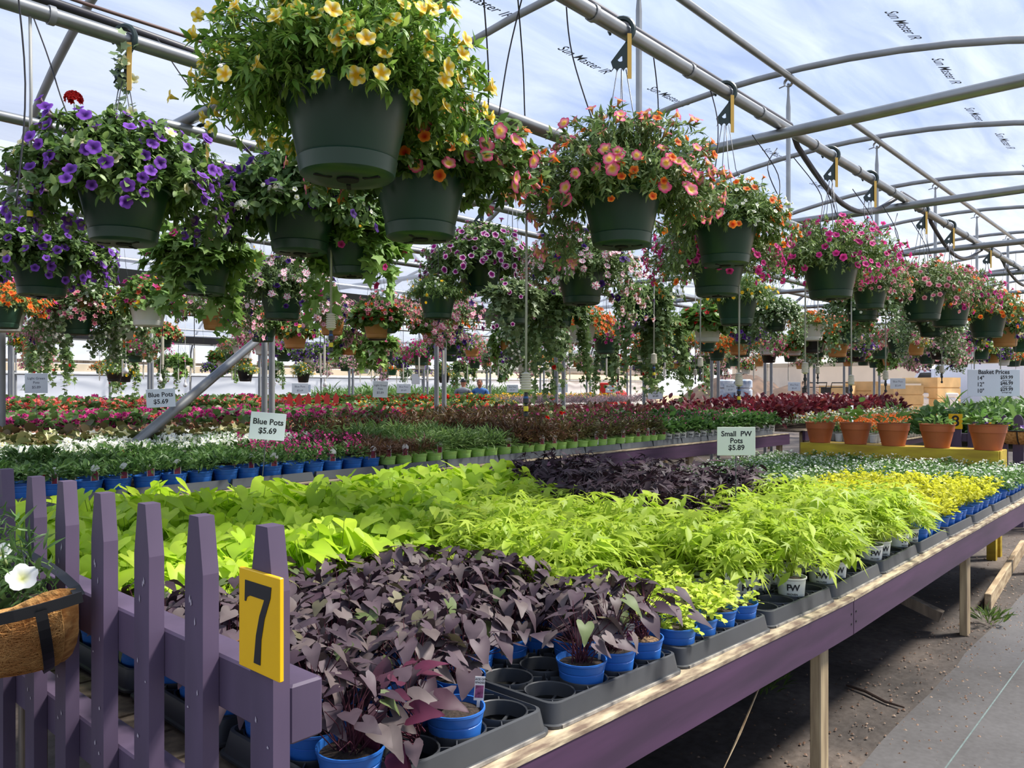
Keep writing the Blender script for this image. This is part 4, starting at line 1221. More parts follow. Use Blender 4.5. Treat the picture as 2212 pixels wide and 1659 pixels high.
def tray_cell():
    q = MB()
    q.lathe([(.060, .050), (.063, .052), (.064, .050), (.060, .018), (.057, .018), (.060, .050)], 22)
    for a in (PI / 4, 3 * PI / 4, 5 * PI / 4, 7 * PI / 4):
        M = Matrix.Rotation(a, 4, 'Z'); q.box(.062, .086, -.0015, .0015, .030, .050, M)
    for a in (0, PI / 2, PI, 1.5 * PI):
        M = Matrix.Rotation(a, 4, 'Z'); q.box(.062, .0675, -.0015, .0015, .030, .050, M)
    for a in range(4):
        M = Matrix.Rotation(a * PI / 2 + .4, 4, 'Z'); q.box(.015, .06, -.003, .003, .016, .020, M)
    q.lathe([(.014, .016), (.020, .016), (.020, .020), (.014, .020)], 10, close=True)
    return q.mesh('cell', 'tray_black', True, 35)
def tray_floor():
    q = MB(); q.box(-TLX / 2 + .02, TLX / 2 - .02, -TLY / 2 + .02, TLY / 2 - .02, .002, .004); return q.mesh('base', 'hole_dark')
SHELL, CELL, TBASE, TLIP = tray_shell(), tray_cell(), tray_floor(), tray_dirt_rim()
TX0 = .815
def cells():
    """every pot place on the bench: tray column, tray row, col, row, x, y"""
    for tc in range(12):
        for tr in range(5):
            for c in range(4):
                for r in range(3):
                    x = TX0 + tc * .59 + TLX / 2 + (c - 1.5) * .137; y = BY0 + .035 + TLY / 2 + tr * .455 + (r - 1) * .137
                    yield tc, tr, c, r, x, y
tray_lab = ['with two empty cells holding purple vines', 'with three empty cells holding purple vines', 'holding blue pots of creeping lime plants', 'half empty beside the first white pots', 'under the white printed pots']
for tc in range(12):
    for tr in range(5):
        if tr > 1 and not (tc == 0): continue
        if tr == 1 and tc > 2: continue
        x = TX0 + tc * .59 + TLX / 2; y = BY0 + .035 + TLY / 2 + tr * .455
        if tr == 0:
            lb = 'black plastic plant tray ' + (tray_lab[tc] if tc < 5 else 'under the white printed pots' if tc < 7 else 'under blue pots of yellow creeping plants')
            gp = None if tc < 4 else ('trays under the white pots' if tc < 7 else 'trays under the yellow plants')
        else:
            lb = 'black plastic plant tray in the second line under the dark vines' if tr == 1 else 'black plastic plant tray seen through the fence pickets'
            gp = 'trays in the second line' if tr == 1 else 'trays behind the fence'
        z = bench_z(x) + .009
        tt = thing('plant_tray', lb, 'tray', (x, y, z), group=gp)
        tt.rotation_euler = (0, .0285 if x < 3.3 else 0, random.Random(tc * 7 + tr).uniform(-.012, .012))
        obj('shell', SHELL, tt); obj('base', TBASE, tt)
        if tr == 0: obj('dusty_lip', TLIP, tt)
        if tr < 2 and tc < 6:
            for c in range(4):
                for r in range(3):
                    obj('cell', CELL, tt, ((c - 1.5) * .137, (r - 1) * .137, 0))

# ------------------------------------------------------------------ plants on bench seven
def leaf_meshes(cols, mat, rng, alt=None, stripe=None):
    out = []
    for c in cols:
        for (tv, tf) in HEARTS:
            C = np.tile(np.array(c[:3])[None], (len(tv), 1))
            C = C * (1 + .10 * rng.uniform(-1, 1, (len(tv), 1)))
            C[0::3] *= 1.10 if stripe is None else stripe
            out.append(np_mesh('leaf', tv, [tf], mat, np.clip(C, 0, 1), smooth=True))
    return out
rngL = np.random.default_rng(21)
DARK_LEAVES = leaf_meshes([rgb(84, 70, 75), rgb(70, 56, 63), rgb(94, 82, 80), rgb(60, 44, 53)], 'leaf_dark', rngL)
DARK_ODD = leaf_meshes([rgb(104, 98, 74), rgb(84, 96, 56)], 'leaf_dark', rngL)
RED_LEAVES = leaf_meshes([rgb(78, 30, 50), rgb(62, 34, 46)], 'leaf_dark', rngL)
BRONZE_LEAF = leaf_meshes([rgb(150, 104, 70)], 'leaf_dark', rngL)
LIME_LEAVES = leaf_meshes([rgb(166, 194, 50), rgb(184, 206, 68), rgb(150, 180, 44)], 'leaf_lime', rngL)

def heart_layout(seed, n, rad=.115, hmin=.03, hmax=.17, size=(.058, .086), z0=.085):
    """petioles from the pot's centre carry leaves: (pos, dir, normal, size) and stem paths"""
    rng = np.random.default_rng(seed); L = []; paths = []
    for i in range(n):
        a = i * 2.399 + rng.uniform(-.4, .4); u = math.sqrt((i + .5) / n)
        r = rad * u * rng.uniform(.75, 1.15)
        h = hmin + (hmax - hmin) * (1 - u * u * .75) * rng.uniform(.8, 1.1)
        p = np.array([r * math.cos(a), r * math.sin(a), z0 + h])
        out = np.array([math.cos(a + rng.normal(0, .5)), math.sin(a + rng.normal(0, .5)), rng.uniform(-.75, .12)])
        nrm = np.array([.45 * math.cos(a), .45 * math.sin(a), 1.0]) + rng.normal(0, .22, 3)
        s = rng.uniform(*size) * (1.0 if u > .4 else .82)
        L.append((p - out / np.linalg.norm(out) * s * .1, out, nrm, s))
        p0 = np.array([rng.normal(0, .012), rng.normal(0, .012), z0]); m = p0 * .5 + p * .5 + np.array([0, 0, .02])
        paths.append(np.array([p0, p0 * .3 + m * .7, m, m * .45 + p * .55, p]))
    return L, np.array(paths)
def stems_me(paths, col, r=.0016):
    v, f, c = tubes_np(paths, r, col[:3]); return np_mesh('stems', v, [f], 'leaf_dark', c)
DARK_VAR = []
for k in range(7):
    L, P = heart_layout(100 + k, 38, rad=.125, hmax=.165, size=(.042, .064))
    DARK_VAR.append((L, stems_me(P, rgb(86, 44, 56))))
LIME_VAR = []
for k in range(6):
    L, P = heart_layout(200 + k, 22, rad=.13, hmin=.04, hmax=.21, size=(.074, .108))
    LIME_VAR.append((L, stems_me(P, rgb(120, 150, 50))))

def cloud_plant(seed, kind):
    rng = np.random.default_rng(seed)
    if kind == 'lime_narrow':
        n = 108; st = 16
        az = rng.uniform(0, 2 * PI, n); u = np.sqrt(rng.random(n)); r = .128 * u
        h = -.01 + .24 * (1 - .7 * u * u) * rng.uniform(.55, 1.08, n)
        pos = np.stack([r * np.cos(az), r * np.sin(az), .105 + h], 1)
        D = np.stack([np.cos(az + rng.normal(0, .7, n)), np.sin(az + rng.normal(0, .7, n)), rng.uniform(-.9, .5, n)], 1)
        N = np.stack([.4 * np.cos(az), .4 * np.sin(az), np.ones(n)], 1) + rng.normal(0, .3, (n, 3))
        tm = rng.random(n) < .6
        c = hue(rgb(158, 182, 54), n, rng, .2, rgb(194, 208, 88), .4)
        parts = [cloud(CUT, pos[tm], D[tm], N[tm], rng.uniform(.05, .085, tm.sum()), c[tm]), cloud(LANCE, pos[~tm], D[~tm], N[~tm], rng.uniform(.05, .095, (~tm).sum()), c[~tm])]
        p0 = np.zeros((st, 3)); p0[:, 2] = .105; p2 = pos[:st] * np.array([.8, .8, 1])
        m = (p0 + p2) / 2; parts.append(tubes_np(np.stack([p0, m, p2], 1), .0016, rgb(150, 170, 60)[:3]))
        return merge(parts), 'leaf_lime'
    if kind == 'dark_narrow':
        n = 80
        az = rng.uniform(0, 2 * PI, n); u = np.sqrt(rng.random(n)); r = .12 * u
        h = .03 + .26 * (1 - .6 * u * u) * rng.uniform(.5, 1.08, n)
        pos = np.stack([r * np.cos(az), r * np.sin(az), .10 + h], 1)
        D = np.stack([np.cos(az + rng.normal(0, .8, n)), np.sin(az + rng.normal(0, .8, n)), rng.uniform(-.8, .6, n)], 1)
        N = np.stack([.4 * np.cos(az), .4 * np.sin(az), np.ones(n)], 1) + rng.normal(0, .35, (n, 3))
        tm = rng.random(n) < .5
        c = hue(rgb(60, 50, 54), n, rng, .3, rgb(86, 58, 68), .3)
        return merge([cloud(CUT, pos[tm], D[tm], N[tm], rng.uniform(.06, .1, tm.sum()), c[tm]), cloud(LANCE, pos[~tm], D[~tm], N[~tm], rng.uniform(.06, .11, (~tm).sum()), c[~tm])]), 'leaf_dark'
    if kind in ('jenny_lime', 'jenny_yellow'):
        n = 150; st = 20
        az = rng.uniform(0, 2 * PI, st); ln = rng.uniform(.05, .115, st)
        P2 = np.stack([np.cos(az) * ln, np.sin(az) * ln, .095 + rng.uniform(-.01, .07, st) - .25 * np.maximum(ln - .085, 0)], 1)
        if kind == 'jenny_yellow': P2[:, 2] += rng.uniform(0, .07, st)
        P0 = np.stack([np.cos(az) * .02, np.sin(az) * .02, np.full(st, .088)], 1); P1 = (P0 + P2) / 2 + np.array([0, 0, .045])
        k = rng.integers(0, st, n); t = rng.uniform(.2, 1, n)[:, None]
        pos = (1 - t) ** 2 * P0[k] + 2 * t * (1 - t) * P1[k] + t * t * P2[k]
        D = rng.normal(size=(n, 3)); D[:, 2] = D[:, 2] * .4 + .25
        N = rng.normal(0, .35, (n, 3)) + np.array([0, 0, 1])
        base, alt = (rgb(186, 204, 74), rgb(214, 222, 110)) if kind == 'jenny_lime' else (rgb(206, 206, 52), rgb(224, 222, 84))
        parts = [cloud(ROUND, pos, D, N, rng.uniform(.014, .024, n), hue(base, n, rng, .14, alt, .4))]
        tt = np.linspace(0, 1, 5)[None, :, None]
        parts.append(tubes_np((1 - tt) ** 2 * P0[:, None] + 2 * tt * (1 - tt) * P1[:, None] + tt ** 2 * P2[:, None], .0013, rgb(160, 170, 80)[:3]))
        return merge(parts), 'leaf_lime'
    if kind == 'bacopa':
        n = 170
        az = rng.uniform(0, 2 * PI, n); u = np.sqrt(rng.random(n)); r = .105 * u
        pos = np.stack([r * np.cos(az), r * np.sin(az), .09 + .11 * (1 - .7 * u * u) * rng.uniform(.4, 1.05, n)], 1)
        D = np.stack([np.cos(az), np.sin(az), rng.uniform(-.3, .8, n)], 1) + rng.normal(0, .5, (n, 3))
        parts = [cloud(OVAL, pos, D, rng.normal(0, .4, (n, 3)) + np.array([0, 0, 1]), rng.uniform(.018, .034, n), hue(rgb(84, 122, 56), n, rng, .22, rgb(132, 164, 88), .4))]
        m = 15
        az = rng.uniform(0, 2 * PI, m); u = np.sqrt(rng.random(m)); r = .10 * u
        fp = np.stack([r * np.cos(az), r * np.sin(az), .10 + .115 * (1 - .7 * u * u)], 1)
        parts.append(flower_cloud(SMALL['white'], fp, rng.normal(0, .5, (m, 3)) + np.array([0, 0, 1.]), rng.uniform(.009, .013, m), rng))
        return merge(parts), 'leaf'
CP = {}
for k in ('lime_narrow', 'dark_narrow', 'jenny_lime', 'jenny_yellow', 'bacopa'):
    CP[k] = []
    for i in range(5):
        (V, F, C), m = cloud_plant(300 + i + 10 * len(CP), k)
        CP[k].append(np_mesh('foliage', V, [F], m, C))

def variety(x, y, tc, tr):
    yb = y - BY0
    if x < 2.01: return 'dark_heart' if y < 2.17 else 'lime_heart'
    if tc == 2 and tr == 0: return 'jenny_lime'
    if x < 2.58 and y >= 2.28: return 'lime_heart'
    if x < 3.45 and y >= 2.62: return 'lime_heart'
    if x < 3.15: return 'lime_narrow'
    if x < 4.45 and y < 1.78 + .10 * (x - 3.15): return 'lime_narrow'
    if x < 4.42 and y >= 1.78: return 'dark_narrow'
    if x < 6.5 and y < 2.25: return 'jenny_yellow'
    return 'bacopa'
LAB = {'dark_heart': 'dark purple heart-leaved sweet potato vine in a blue pot behind the fence',
       'lime_heart': 'lime green heart-leaved sweet potato vine in a blue pot',
       'lime_narrow': 'lime sweet potato vine with narrow cut leaves in a white pot',
       'dark_narrow': 'blackish sweet potato vine with narrow leaves in mid-bench',
       'jenny_lime': 'pale lime creeping plant in a blue pot beside dark vines',
       'jenny_yellow': 'yellow-leaved creeping plant in a blue pot beyond the white pots',
       'bacopa': 'bushy green plant with tiny white flowers in a blue pot'}
CAT = {'dark_heart': 'potted vine', 'lime_heart': 'potted vine', 'lime_narrow': 'potted vine', 'dark_narrow': 'potted vine', 'jenny_lime': 'potted plant', 'jenny_yellow': 'potted plant', 'bacopa': 'potted plant'}
NAME = {'dark_heart': 'sweet_potato_vine', 'lime_heart': 'sweet_potato_vine', 'lime_narrow': 'cut_leaf_vine', 'dark_narrow': 'cut_leaf_vine', 'jenny_lime': 'creeping_plant', 'jenny_yellow': 'creeping_plant', 'bacopa': 'bedding_plant'}
EMPTY = {(0, 0, 1, 0), (0, 0, 3, 0), (0, 0, 1, 1), (1, 0, 0, 0), (1, 0, 0, 1), (1, 0, 1, 1), (3, 0, 0, 0), (3, 0, 1, 0), (3, 0, 3, 0), (4, 0, 2, 0), (4, 0, 3, 0), (5, 0, 2, 0)}
rp = random.Random(31)
nth = 0
SPARSE = {(0, 0, 0, 0), (0, 0, 2, 0), (1, 0, 1, 0), (1, 0, 2, 0), (1, 0, 3, 0)}
for tc, tr, c, r, x, y in cells():
    if (tc, tr, c, r) in EMPTY: continue
    kd = variety(x, y, tc, tr)
    if kd == 'jenny_yellow' and 2.0 < y and x < 4.9 : continue
    if kd == 'bacopa' and ((7.05 < x < 7.4 and 1.5 < y < 1.8)): pass
    z = bench_z(x) + .012
    g = {'dark_heart': 'purple vines in blue pots', 'lime_heart': 'lime heart-leaved vines', 'lime_narrow': 'lime cut-leaf vines in white pots', 'dark_narrow': 'blackish cut-leaf vines', 'jenny_lime': 'lime creeping plants', 'jenny_yellow': 'yellow creeping plants', 'bacopa': 'white-flowered plants'}[kd]
    rz = rp.uniform(0, 2 * PI); sc = rp.uniform(.9, 1.12)
    if kd == 'lime_heart' and y > 2.7: sc *= 1.0 + .22 * min(1, (y - 2.7) / .5)
    front = tr == 0 and r == 0
    lab = LAB[kd]
    if kd == 'dark_heart' and (tc, tr, c, r) == (0, 0, 2, 0): lab = 'purple sweet potato vine with wine-red stems toppling over a blue pot'
    if kd == 'dark_heart' and (tc, tr, c, r) == (1, 0, 1, 0): lab = 'small purple sweet potato vine whose blue pot stands between empty tray cells'
    if front and lab == LAB[kd]: lab = lab.replace(' behind the fence', '').replace(' in mid-bench', '').replace(' beside dark vines', '').replace(' beyond the white pots', '') + ' at the bench edge'; g += ' at the bench edge'
    elif tr == 4 and r == 2 and lab == LAB[kd]: lab = lab.replace(' behind the fence', '').replace(' in mid-bench', '').replace(' beyond the white pots', '') + ' along the back'; g += ' in the back line'
    t = thing(NAME[kd], lab, CAT[kd], (x + rp.uniform(-.006, .006), y + rp.uniform(-.006, .006), z), 0, g)
    if kd in ('dark_heart', 'lime_heart'):
        obj('pot', BLUE_ME, t); obj('soil', SOIL_S if rp.random() < .8 else SOIL_P, t)
        VAR, LV = (DARK_VAR, DARK_LEAVES) if kd == 'dark_heart' else (LIME_VAR, LIME_LEAVES)
        L, sm = VAR[rp.randrange(len(VAR))]
        R = Matrix.Rotation(rz, 4, 'Z') @ Matrix.Scale(sc, 4)
        fallen = (tc, tr, c, r) == (0, 0, 2, 0)
        if fallen: R = Matrix.Translation((-.05, .0, .0)) @ Matrix.Rotation(-.75, 4, 'Y') @ R
        if (tc, tr, c, r) in SPARSE and not fallen: L = L[::2]
        obj('stems', sm, t, M=R)
        for i, (p, d, nn, s) in enumerate(L):
            me = LV[rp.randrange(len(LV))]
            if fallen and i % 3: me = RED_LEAVES[rp.randrange(len(RED_LEAVES))]
            elif kd == 'dark_heart' and rp.random() < .07: me = DARK_ODD[rp.randrange(len(DARK_ODD))]
            elif kd == 'dark_heart' and rp.random() < .004: me = BRONZE_LEAF[0]
            obj('leaf', me, t, M=R @ leaf_matrix(p, d, nn, s))
        if kd == 'dark_heart' and ((front and c in (0, 1, 2)) or rp.random() < .10):
            tg = obj('plant_tag', TAG_ME, t, M=Matrix.Translation((.052, -.02, .098)) @ Matrix.Rotation(-.75 + rp.uniform(-.3, .3), 4, 'Z') @ Matrix.Rotation(.08, 4, 'Y'))
            obj('tag_picture', TAGPIC_ME, tg); obj('tag_lettering', TAGTX_ME, tg)
    else:
        if kd in ('lime_narrow', 'dark_narrow'):
            p = obj('pot', PWPOT_ME if kd == 'lime_narrow' else BLUE_FAR, t)
            if front or (kd == 'lime_narrow' and tr == 0):
                obj('pot_print', PW_PRINT, p, M=Matrix.Rotation(-.75 + rp.uniform(-.5, .5), 4, 'Z'))
                obj('soil', SOIL_W, t)
            if (tc, tr, c, r) == (3, 0, 0, 1) or (front and rp.random() < .25):
                tg = obj('plant_tag', PW_TAG, t, M=Matrix.Translation((-.02, -.035, .105)) @ Matrix.Rotation(-.75, 4, 'Z')); obj('tag_lettering', PW_TAGTX, tg)
        else:
            obj('pot', BLUE_ME if (front or tc < 4) else BLUE_FAR, t)
            if kd == 'jenny_lime': obj('soil', SOIL_S, t)
            if kd != 'bacopa' and rp.random() < .5:
                obj('plant_tag', PW_TAG, t, M=Matrix.Translation((.03, .02, .085)) @ Matrix.Rotation(-.75 + rp.uniform(-.4, .4), 4, 'Z') @ Matrix.Scale(.55, 4))
        f = obj('foliage', CP[kd][rp.randrange(5)], t, M=Matrix.Rotation(rz, 4, 'Z') @ Matrix.Scale(sc, 4)); f['kind'] = 'stuff'
# ------------------------------------------------------------------ purple picket fence with number seven
FX = .65
t = thing('picket_fence', 'purple wooden picket fence at the bench end carrying a yellow number seven', 'fence', (FX, 1.0, 0))
q = MB()
W = .032; H = 1.29
q.prism([(-W, 0), (W, 0), (W, H - .095), (.016, H), (-.016, H), (-W, H - .095)], .028, Matrix.Rotation(-PI / 2, 4, 'Z') @ Matrix.Rotation(PI / 2, 4, 'X'))
PICKET = q.mesh('picket', 'purple_paint')
q = MB(); rr = random.Random(3)
for i in range(9):
    y = rr.uniform(-.028, .028); z = rr.uniform(.75, 1.2); w = rr.uniform(.001, .004); h = rr.uniform(.002, .012)
    q.add([(-.0292, y - w, z), (-.0292, y + w * .6, z - h * .3), (-.0292, y + w, z + h * .4), (-.0292, y - w * .3, z + h)], [(0, 3, 2, 1)])
CHIPS = q.mesh('paint_chip', 'paint_chip')
PKY = [1.065, 1.28, 1.485, 1.695, 1.905, 2.11, 2.345, 2.57, 2.80]
for i, y in enumerate(PKY):
    p = obj('picket', PICKET, t, (0, y - 1.0, rr.uniform(-.004, .006)))
    c = obj('paint_chips', CHIPS, p, M=Matrix.Scale(1, 4) if i % 2 else Matrix.Scale(-1, 4, (0, 1, 0)))
    c['kind'] = 'stuff'
for z, nm in ((1.015, 'rail'), (.735, 'rail')):
    q = MB(); q.box(.001, .06, .035, 2.1, z - .05, z + .04, bev=.004)
    obj(nm, q.mesh(nm, 'purple_paint'), t)
# number plate
t7 = thing('number_plate', 'yellow plate with a black number seven screwed to a purple picket', 'number plate', (FX - .0285, 1.060, 1.078))
q = MB(); q.box(-.0075, 0, -.057, .057, 0, .150, bev=.0012); obj('plate', q.mesh('plate', 'sign_yellow'), t7)
seven = [(-.030, .125), (-.031, .096), (-.0280, .096), (-.0255, .102), (-.019, .1055), (.0125, .1055), (.002, .082), (-.0055, .054), (-.0105, .016), (.0040, .016), (.0060, .050), (.0130, .080), (.0255, .110), (.0275, .125)]
q = MB(); q.prism([(x * 1.28 + .001, y * 1.1 - .004) for x, y in seven], .0008, Matrix.Translation((-.0076, 0, 0)) @ Matrix.Rotation(-PI / 2, 4, 'Z') @ Matrix.Rotation(PI / 2, 4, 'X'))
obj('numeral', q.mesh('numeral', 'ink'), t7)

# ------------------------------------------------------------------ coir trough hung on the fence
t = thing('coir_trough', 'half-round black metal trough lined with brown coir on the picket fence', 'hanging trough', (FX - .03, 2.145, .892))
A_, B_, D_ = .46, .36, .20
def trough_pt(u, v, k=1.0):
    """u 0..pi round the front, v 0 rim .. 1 bottom"""
    s = math.cos(v * PI / 2) ** .55
    return (-B_ * k * math.sin(u) * (.25 + .75 * s) , -A_ * k * math.cos(u) * (.45 + .55 * s), D_ * (1 - v))
rr = random.Random(6)
q = MB(); nu, nv = 40, 12
V = []
for i in range(nu + 1):
    for j in range(nv + 1):
        u = PI * i / nu; v = j / nv
        bul = 1 + .05 * abs(math.sin(u * 3.5)) * math.sin(PI * v) + rr.uniform(-.008, .008)
        x, y, z = trough_pt(u, v, .96 * bul); V.append((x, y, z + (.012 * math.sin(i * .9) + .012 if j == 0 else 0)))
F = [(i * (nv + 1) + j, (i + 1) * (nv + 1) + j, (i + 1) * (nv + 1) + j + 1, i * (nv + 1) + j + 1) for i in range(nu) for j in range(nv)]
q.add(V, F)
# inner wall
V2 = []
for i in range(nu + 1):
    for j in range(4):
        u = PI * i / nu; x, y, z = trough_pt(u, j * .12, .88); V2.append((x, y, z))
q.add(V2, [(i * 4 + j, i * 4 + j + 1, (i + 1) * 4 + j + 1, (i + 1) * 4 + j) for i in range(nu) for j in range(3)])
V3 = [V[i * (nv + 1)] for i in range(nu + 1)] + [V2[i * 4] for i in range(nu + 1)]
q.add(V3, [(i, nu + 1 + i, nu + 2 + i, i + 1) for i in range(nu)])
obj('coir_liner', q.mesh('coir_liner', 'coco', True), t)
rngc = np.random.default_rng(12); n = 4200
u = rngc.uniform(0, PI, n); v = rngc.uniform(0, .98, n)
pts = []
a1 = rngc.normal(0, .12, n); a2 = rngc.normal(0, .18, n)
for m in np.linspace(-1, 1, 5):
    uu = np.clip(u + a1 * m, .10, PI - .10); vv = np.clip(v + a2 * m + .03 * np.sin(m * 3 + u * 9), 0, 1)
    s = np.cos(vv * PI / 2) ** .55
    k = .975 + .045 * np.abs(np.sin(uu * 3.5)) * np.sin(PI * vv) + .012 * rngc.random(n)
    pts.append(np.stack([-B_ * k * np.sin(uu) * (.25 + .75 * s), -A_ * k * np.cos(uu) * (.45 + .55 * s), D_ * (1 - vv)], 1))
v_, f_, c_ = tubes_np(np.stack(pts, 1), 0.0006, rgb(206, 150, 84)[:3])
o = obj('coir_fibres', np_mesh('coir_fibres', v_, [f_], 'coco_fibre'), t); o['kind'] = 'stuff'
def strap(pts, w, th, name):
    q = MB(); P = [Vector(p) for p in pts]
    V = []
    for i, p in enumerate(P):
        tn = (P[min(i + 1, len(P) - 1)] - P[max(0, i - 1)]).normalized()
        o_ = Vector((p.x, p.y, 0)).normalized() if abs(tn.z) < .9 or True else Vector((1, 0, 0))
        sd = tn.cross(o_).normalized()
        for (a, bb) in ((-w, 0), (w, 0), (w, th), (-w, th)):
            V.append(p + sd * a + o_ * bb)
    F = []
    for i in range(len(P) - 1):
        for k in range(4): F.append((4 * i + k, 4 * i + 4 + k, 4 * i + 4 + (k + 1) % 4, 4 * i + (k + 1) % 4))
    q.add(V, F); return obj(name, q.mesh(name, 'black_metal'), t)
strap([trough_pt(PI * i / 30, 0, 1.02) for i in range(31)], .011, .004, 'rim_band')
for u0 in (.20, .75, 1.3, 1.85, 2.4, 2.95):
    strap([trough_pt(u0, j / 10, 1.04) for j in range(11)], .010, .004, 'strap')
strap([(.0, -A_ * math.cos(PI * i / 10) * .99, D_ + .05 * math.sin(PI * i / 10)) for i in range(11)], .010, .004, 'back_band')
q = MB(); q.add([trough_pt(PI * i / nu, .14, .88) for i in range(nu + 1)], [tuple(range(nu + 1))]); obj('soil', q.mesh('soil', 'soil'), t)
t.rotation_euler = (0, -.17, 0)
# planting: feathery foliage and white petunias
n = 1900
y = rngc.uniform(-.36, .36, n); x = -rngc.uniform(.0, .21, n); z = D_ * .85 + rngc.random(n) ** 1.3 * .17
D = np.stack([rngc.normal(0, .7, n), rngc.normal(0, .7, n), rngc.uniform(-.1, 1.2, n)], 1)
cl1 = cloud(NARROW, np.stack([x, y, z], 1), D, rngc.normal(size=(n, 3)), rngc.uniform(.025, .05, n), hue(rgb(66, 100, 46), n, rngc, .25, rgb(130, 160, 92), .4))
n = 300
y = rngc.uniform(-.38, .36, n); x = -rngc.uniform(.0, .25, n); z = D_ * .8 + rngc.random(n) * .1
cl2 = cloud(OVAL, np.stack([x, y, z], 1), rngc.normal(size=(n, 3)), rngc.normal(0, .4, (n, 3)) + np.array([0, 0, 1]), rngc.uniform(.02, .04, n), hue(rgb(76, 104, 58), n, rngc, .25, rgb(120, 146, 90)))
n = 40
p0 = np.stack([-rngc.uniform(.02, .2, n), rngc.uniform(-.33, .33, n), np.full(n, D_ * .85)], 1); p2 = p0 + np.stack([rngc.normal(0, .04, n), rngc.normal(0, .04, n), rngc.uniform(.06, .18, n)], 1)
V_, F_, C_ = merge([cl1, cl2, tubes_np(np.stack([p0, (p0 + p2) / 2, p2], 1), .0015, rgb(92, 120, 60)[:3])])
o = obj('foliage', np_mesh('foliage', V_, [F_], 'leaf', C_), t); o['kind'] = 'stuff'
for p, nn, s in (((-.075, -.26, .285), (-.35, -.3, .85), .030), ((-.07, -.375, .250), (-.2, -.75, .65), .030), ((-.13, -.335, .235), (-.6, -.7, .5), .033), ((-.16, .05, .30), (-.6, -.3, .6), .034), ((-.22, .12, .27), (-.7, -.1, .5), .034)):
    obj('flower', flow_me('white'), t, M=orient(p, nn, s, .3))
# ------------------------------------------------------------------ bedding plants in bands
def clump(seed, n, r, h, tmpl, size, base, alt, flowers=(), z0=.0, mat='leaf', upright=.5, flat=.7, spikes=None):
    rng = np.random.default_rng(seed)
    az = rng.uniform(0, 2 * PI, n); u = np.sqrt(rng.random(n))
    z0 = z0 + .015
    pos = np.stack([r * u * np.cos(az), r * u * np.sin(az), z0 + h * (1 - flat * u * u) * rng.uniform(.15, 1.0, n)], 1)
    D = np.stack([np.cos(az), np.sin(az), rng.uniform(-.2, 1, n) + upright], 1) + rng.normal(0, .5, (n, 3))
    N = rng.normal(0, .4, (n, 3)) + np.array([0, 0, 1]) - .2 * D
    parts = [cloud(tmpl, pos, D, N, rng.uniform(size[0], size[1], n), hue(base, n, rng, .25, alt, .4))]
    for fl, m, fr in flowers:
        az = rng.uniform(0, 2 * PI, m); u = np.sqrt(rng.random(m))
        fp = np.stack([r * u * np.cos(az), r * u * np.sin(az), z0 + h * (1 - flat * u * u) * rng.uniform(.86, 1.08, m)], 1)
        parts.append(flower_cloud(SMALL[fl], fp, rng.normal(0, .55, (m, 3)) + np.array([-.3, -.3, .8]), fr * rng.uniform(.75, 1.15, m), rng))
    if spikes:
        fl, ns, per, fr, sh = spikes
        for i in range(ns):
            a = rng.uniform(0, 2 * PI); uu = math.sqrt(rng.random()) * r * .8
            zz = np.linspace(h * .35, h * .7 + sh, per)
            fp = np.stack([uu * math.cos(a) + rng.normal(0, .012, per), uu * math.sin(a) + rng.normal(0, .012, per), z0 + zz], 1)
            parts.append(flower_cloud(SMALL[fl], fp, rng.normal(0, .6, (per, 3)) + np.array([0, 0, .4]), fr * rng.uniform(.7, 1.1, per), rng))
    V, F, C = merge(parts)
    return np_mesh('bedding', V, [F], mat, C)
def variants(k, **kw):
    return [clump(seed=k * 10 + i, **kw) for i in range(3)]
DG, DG2 = rgb(66, 98, 46), rgb(116, 148, 76)
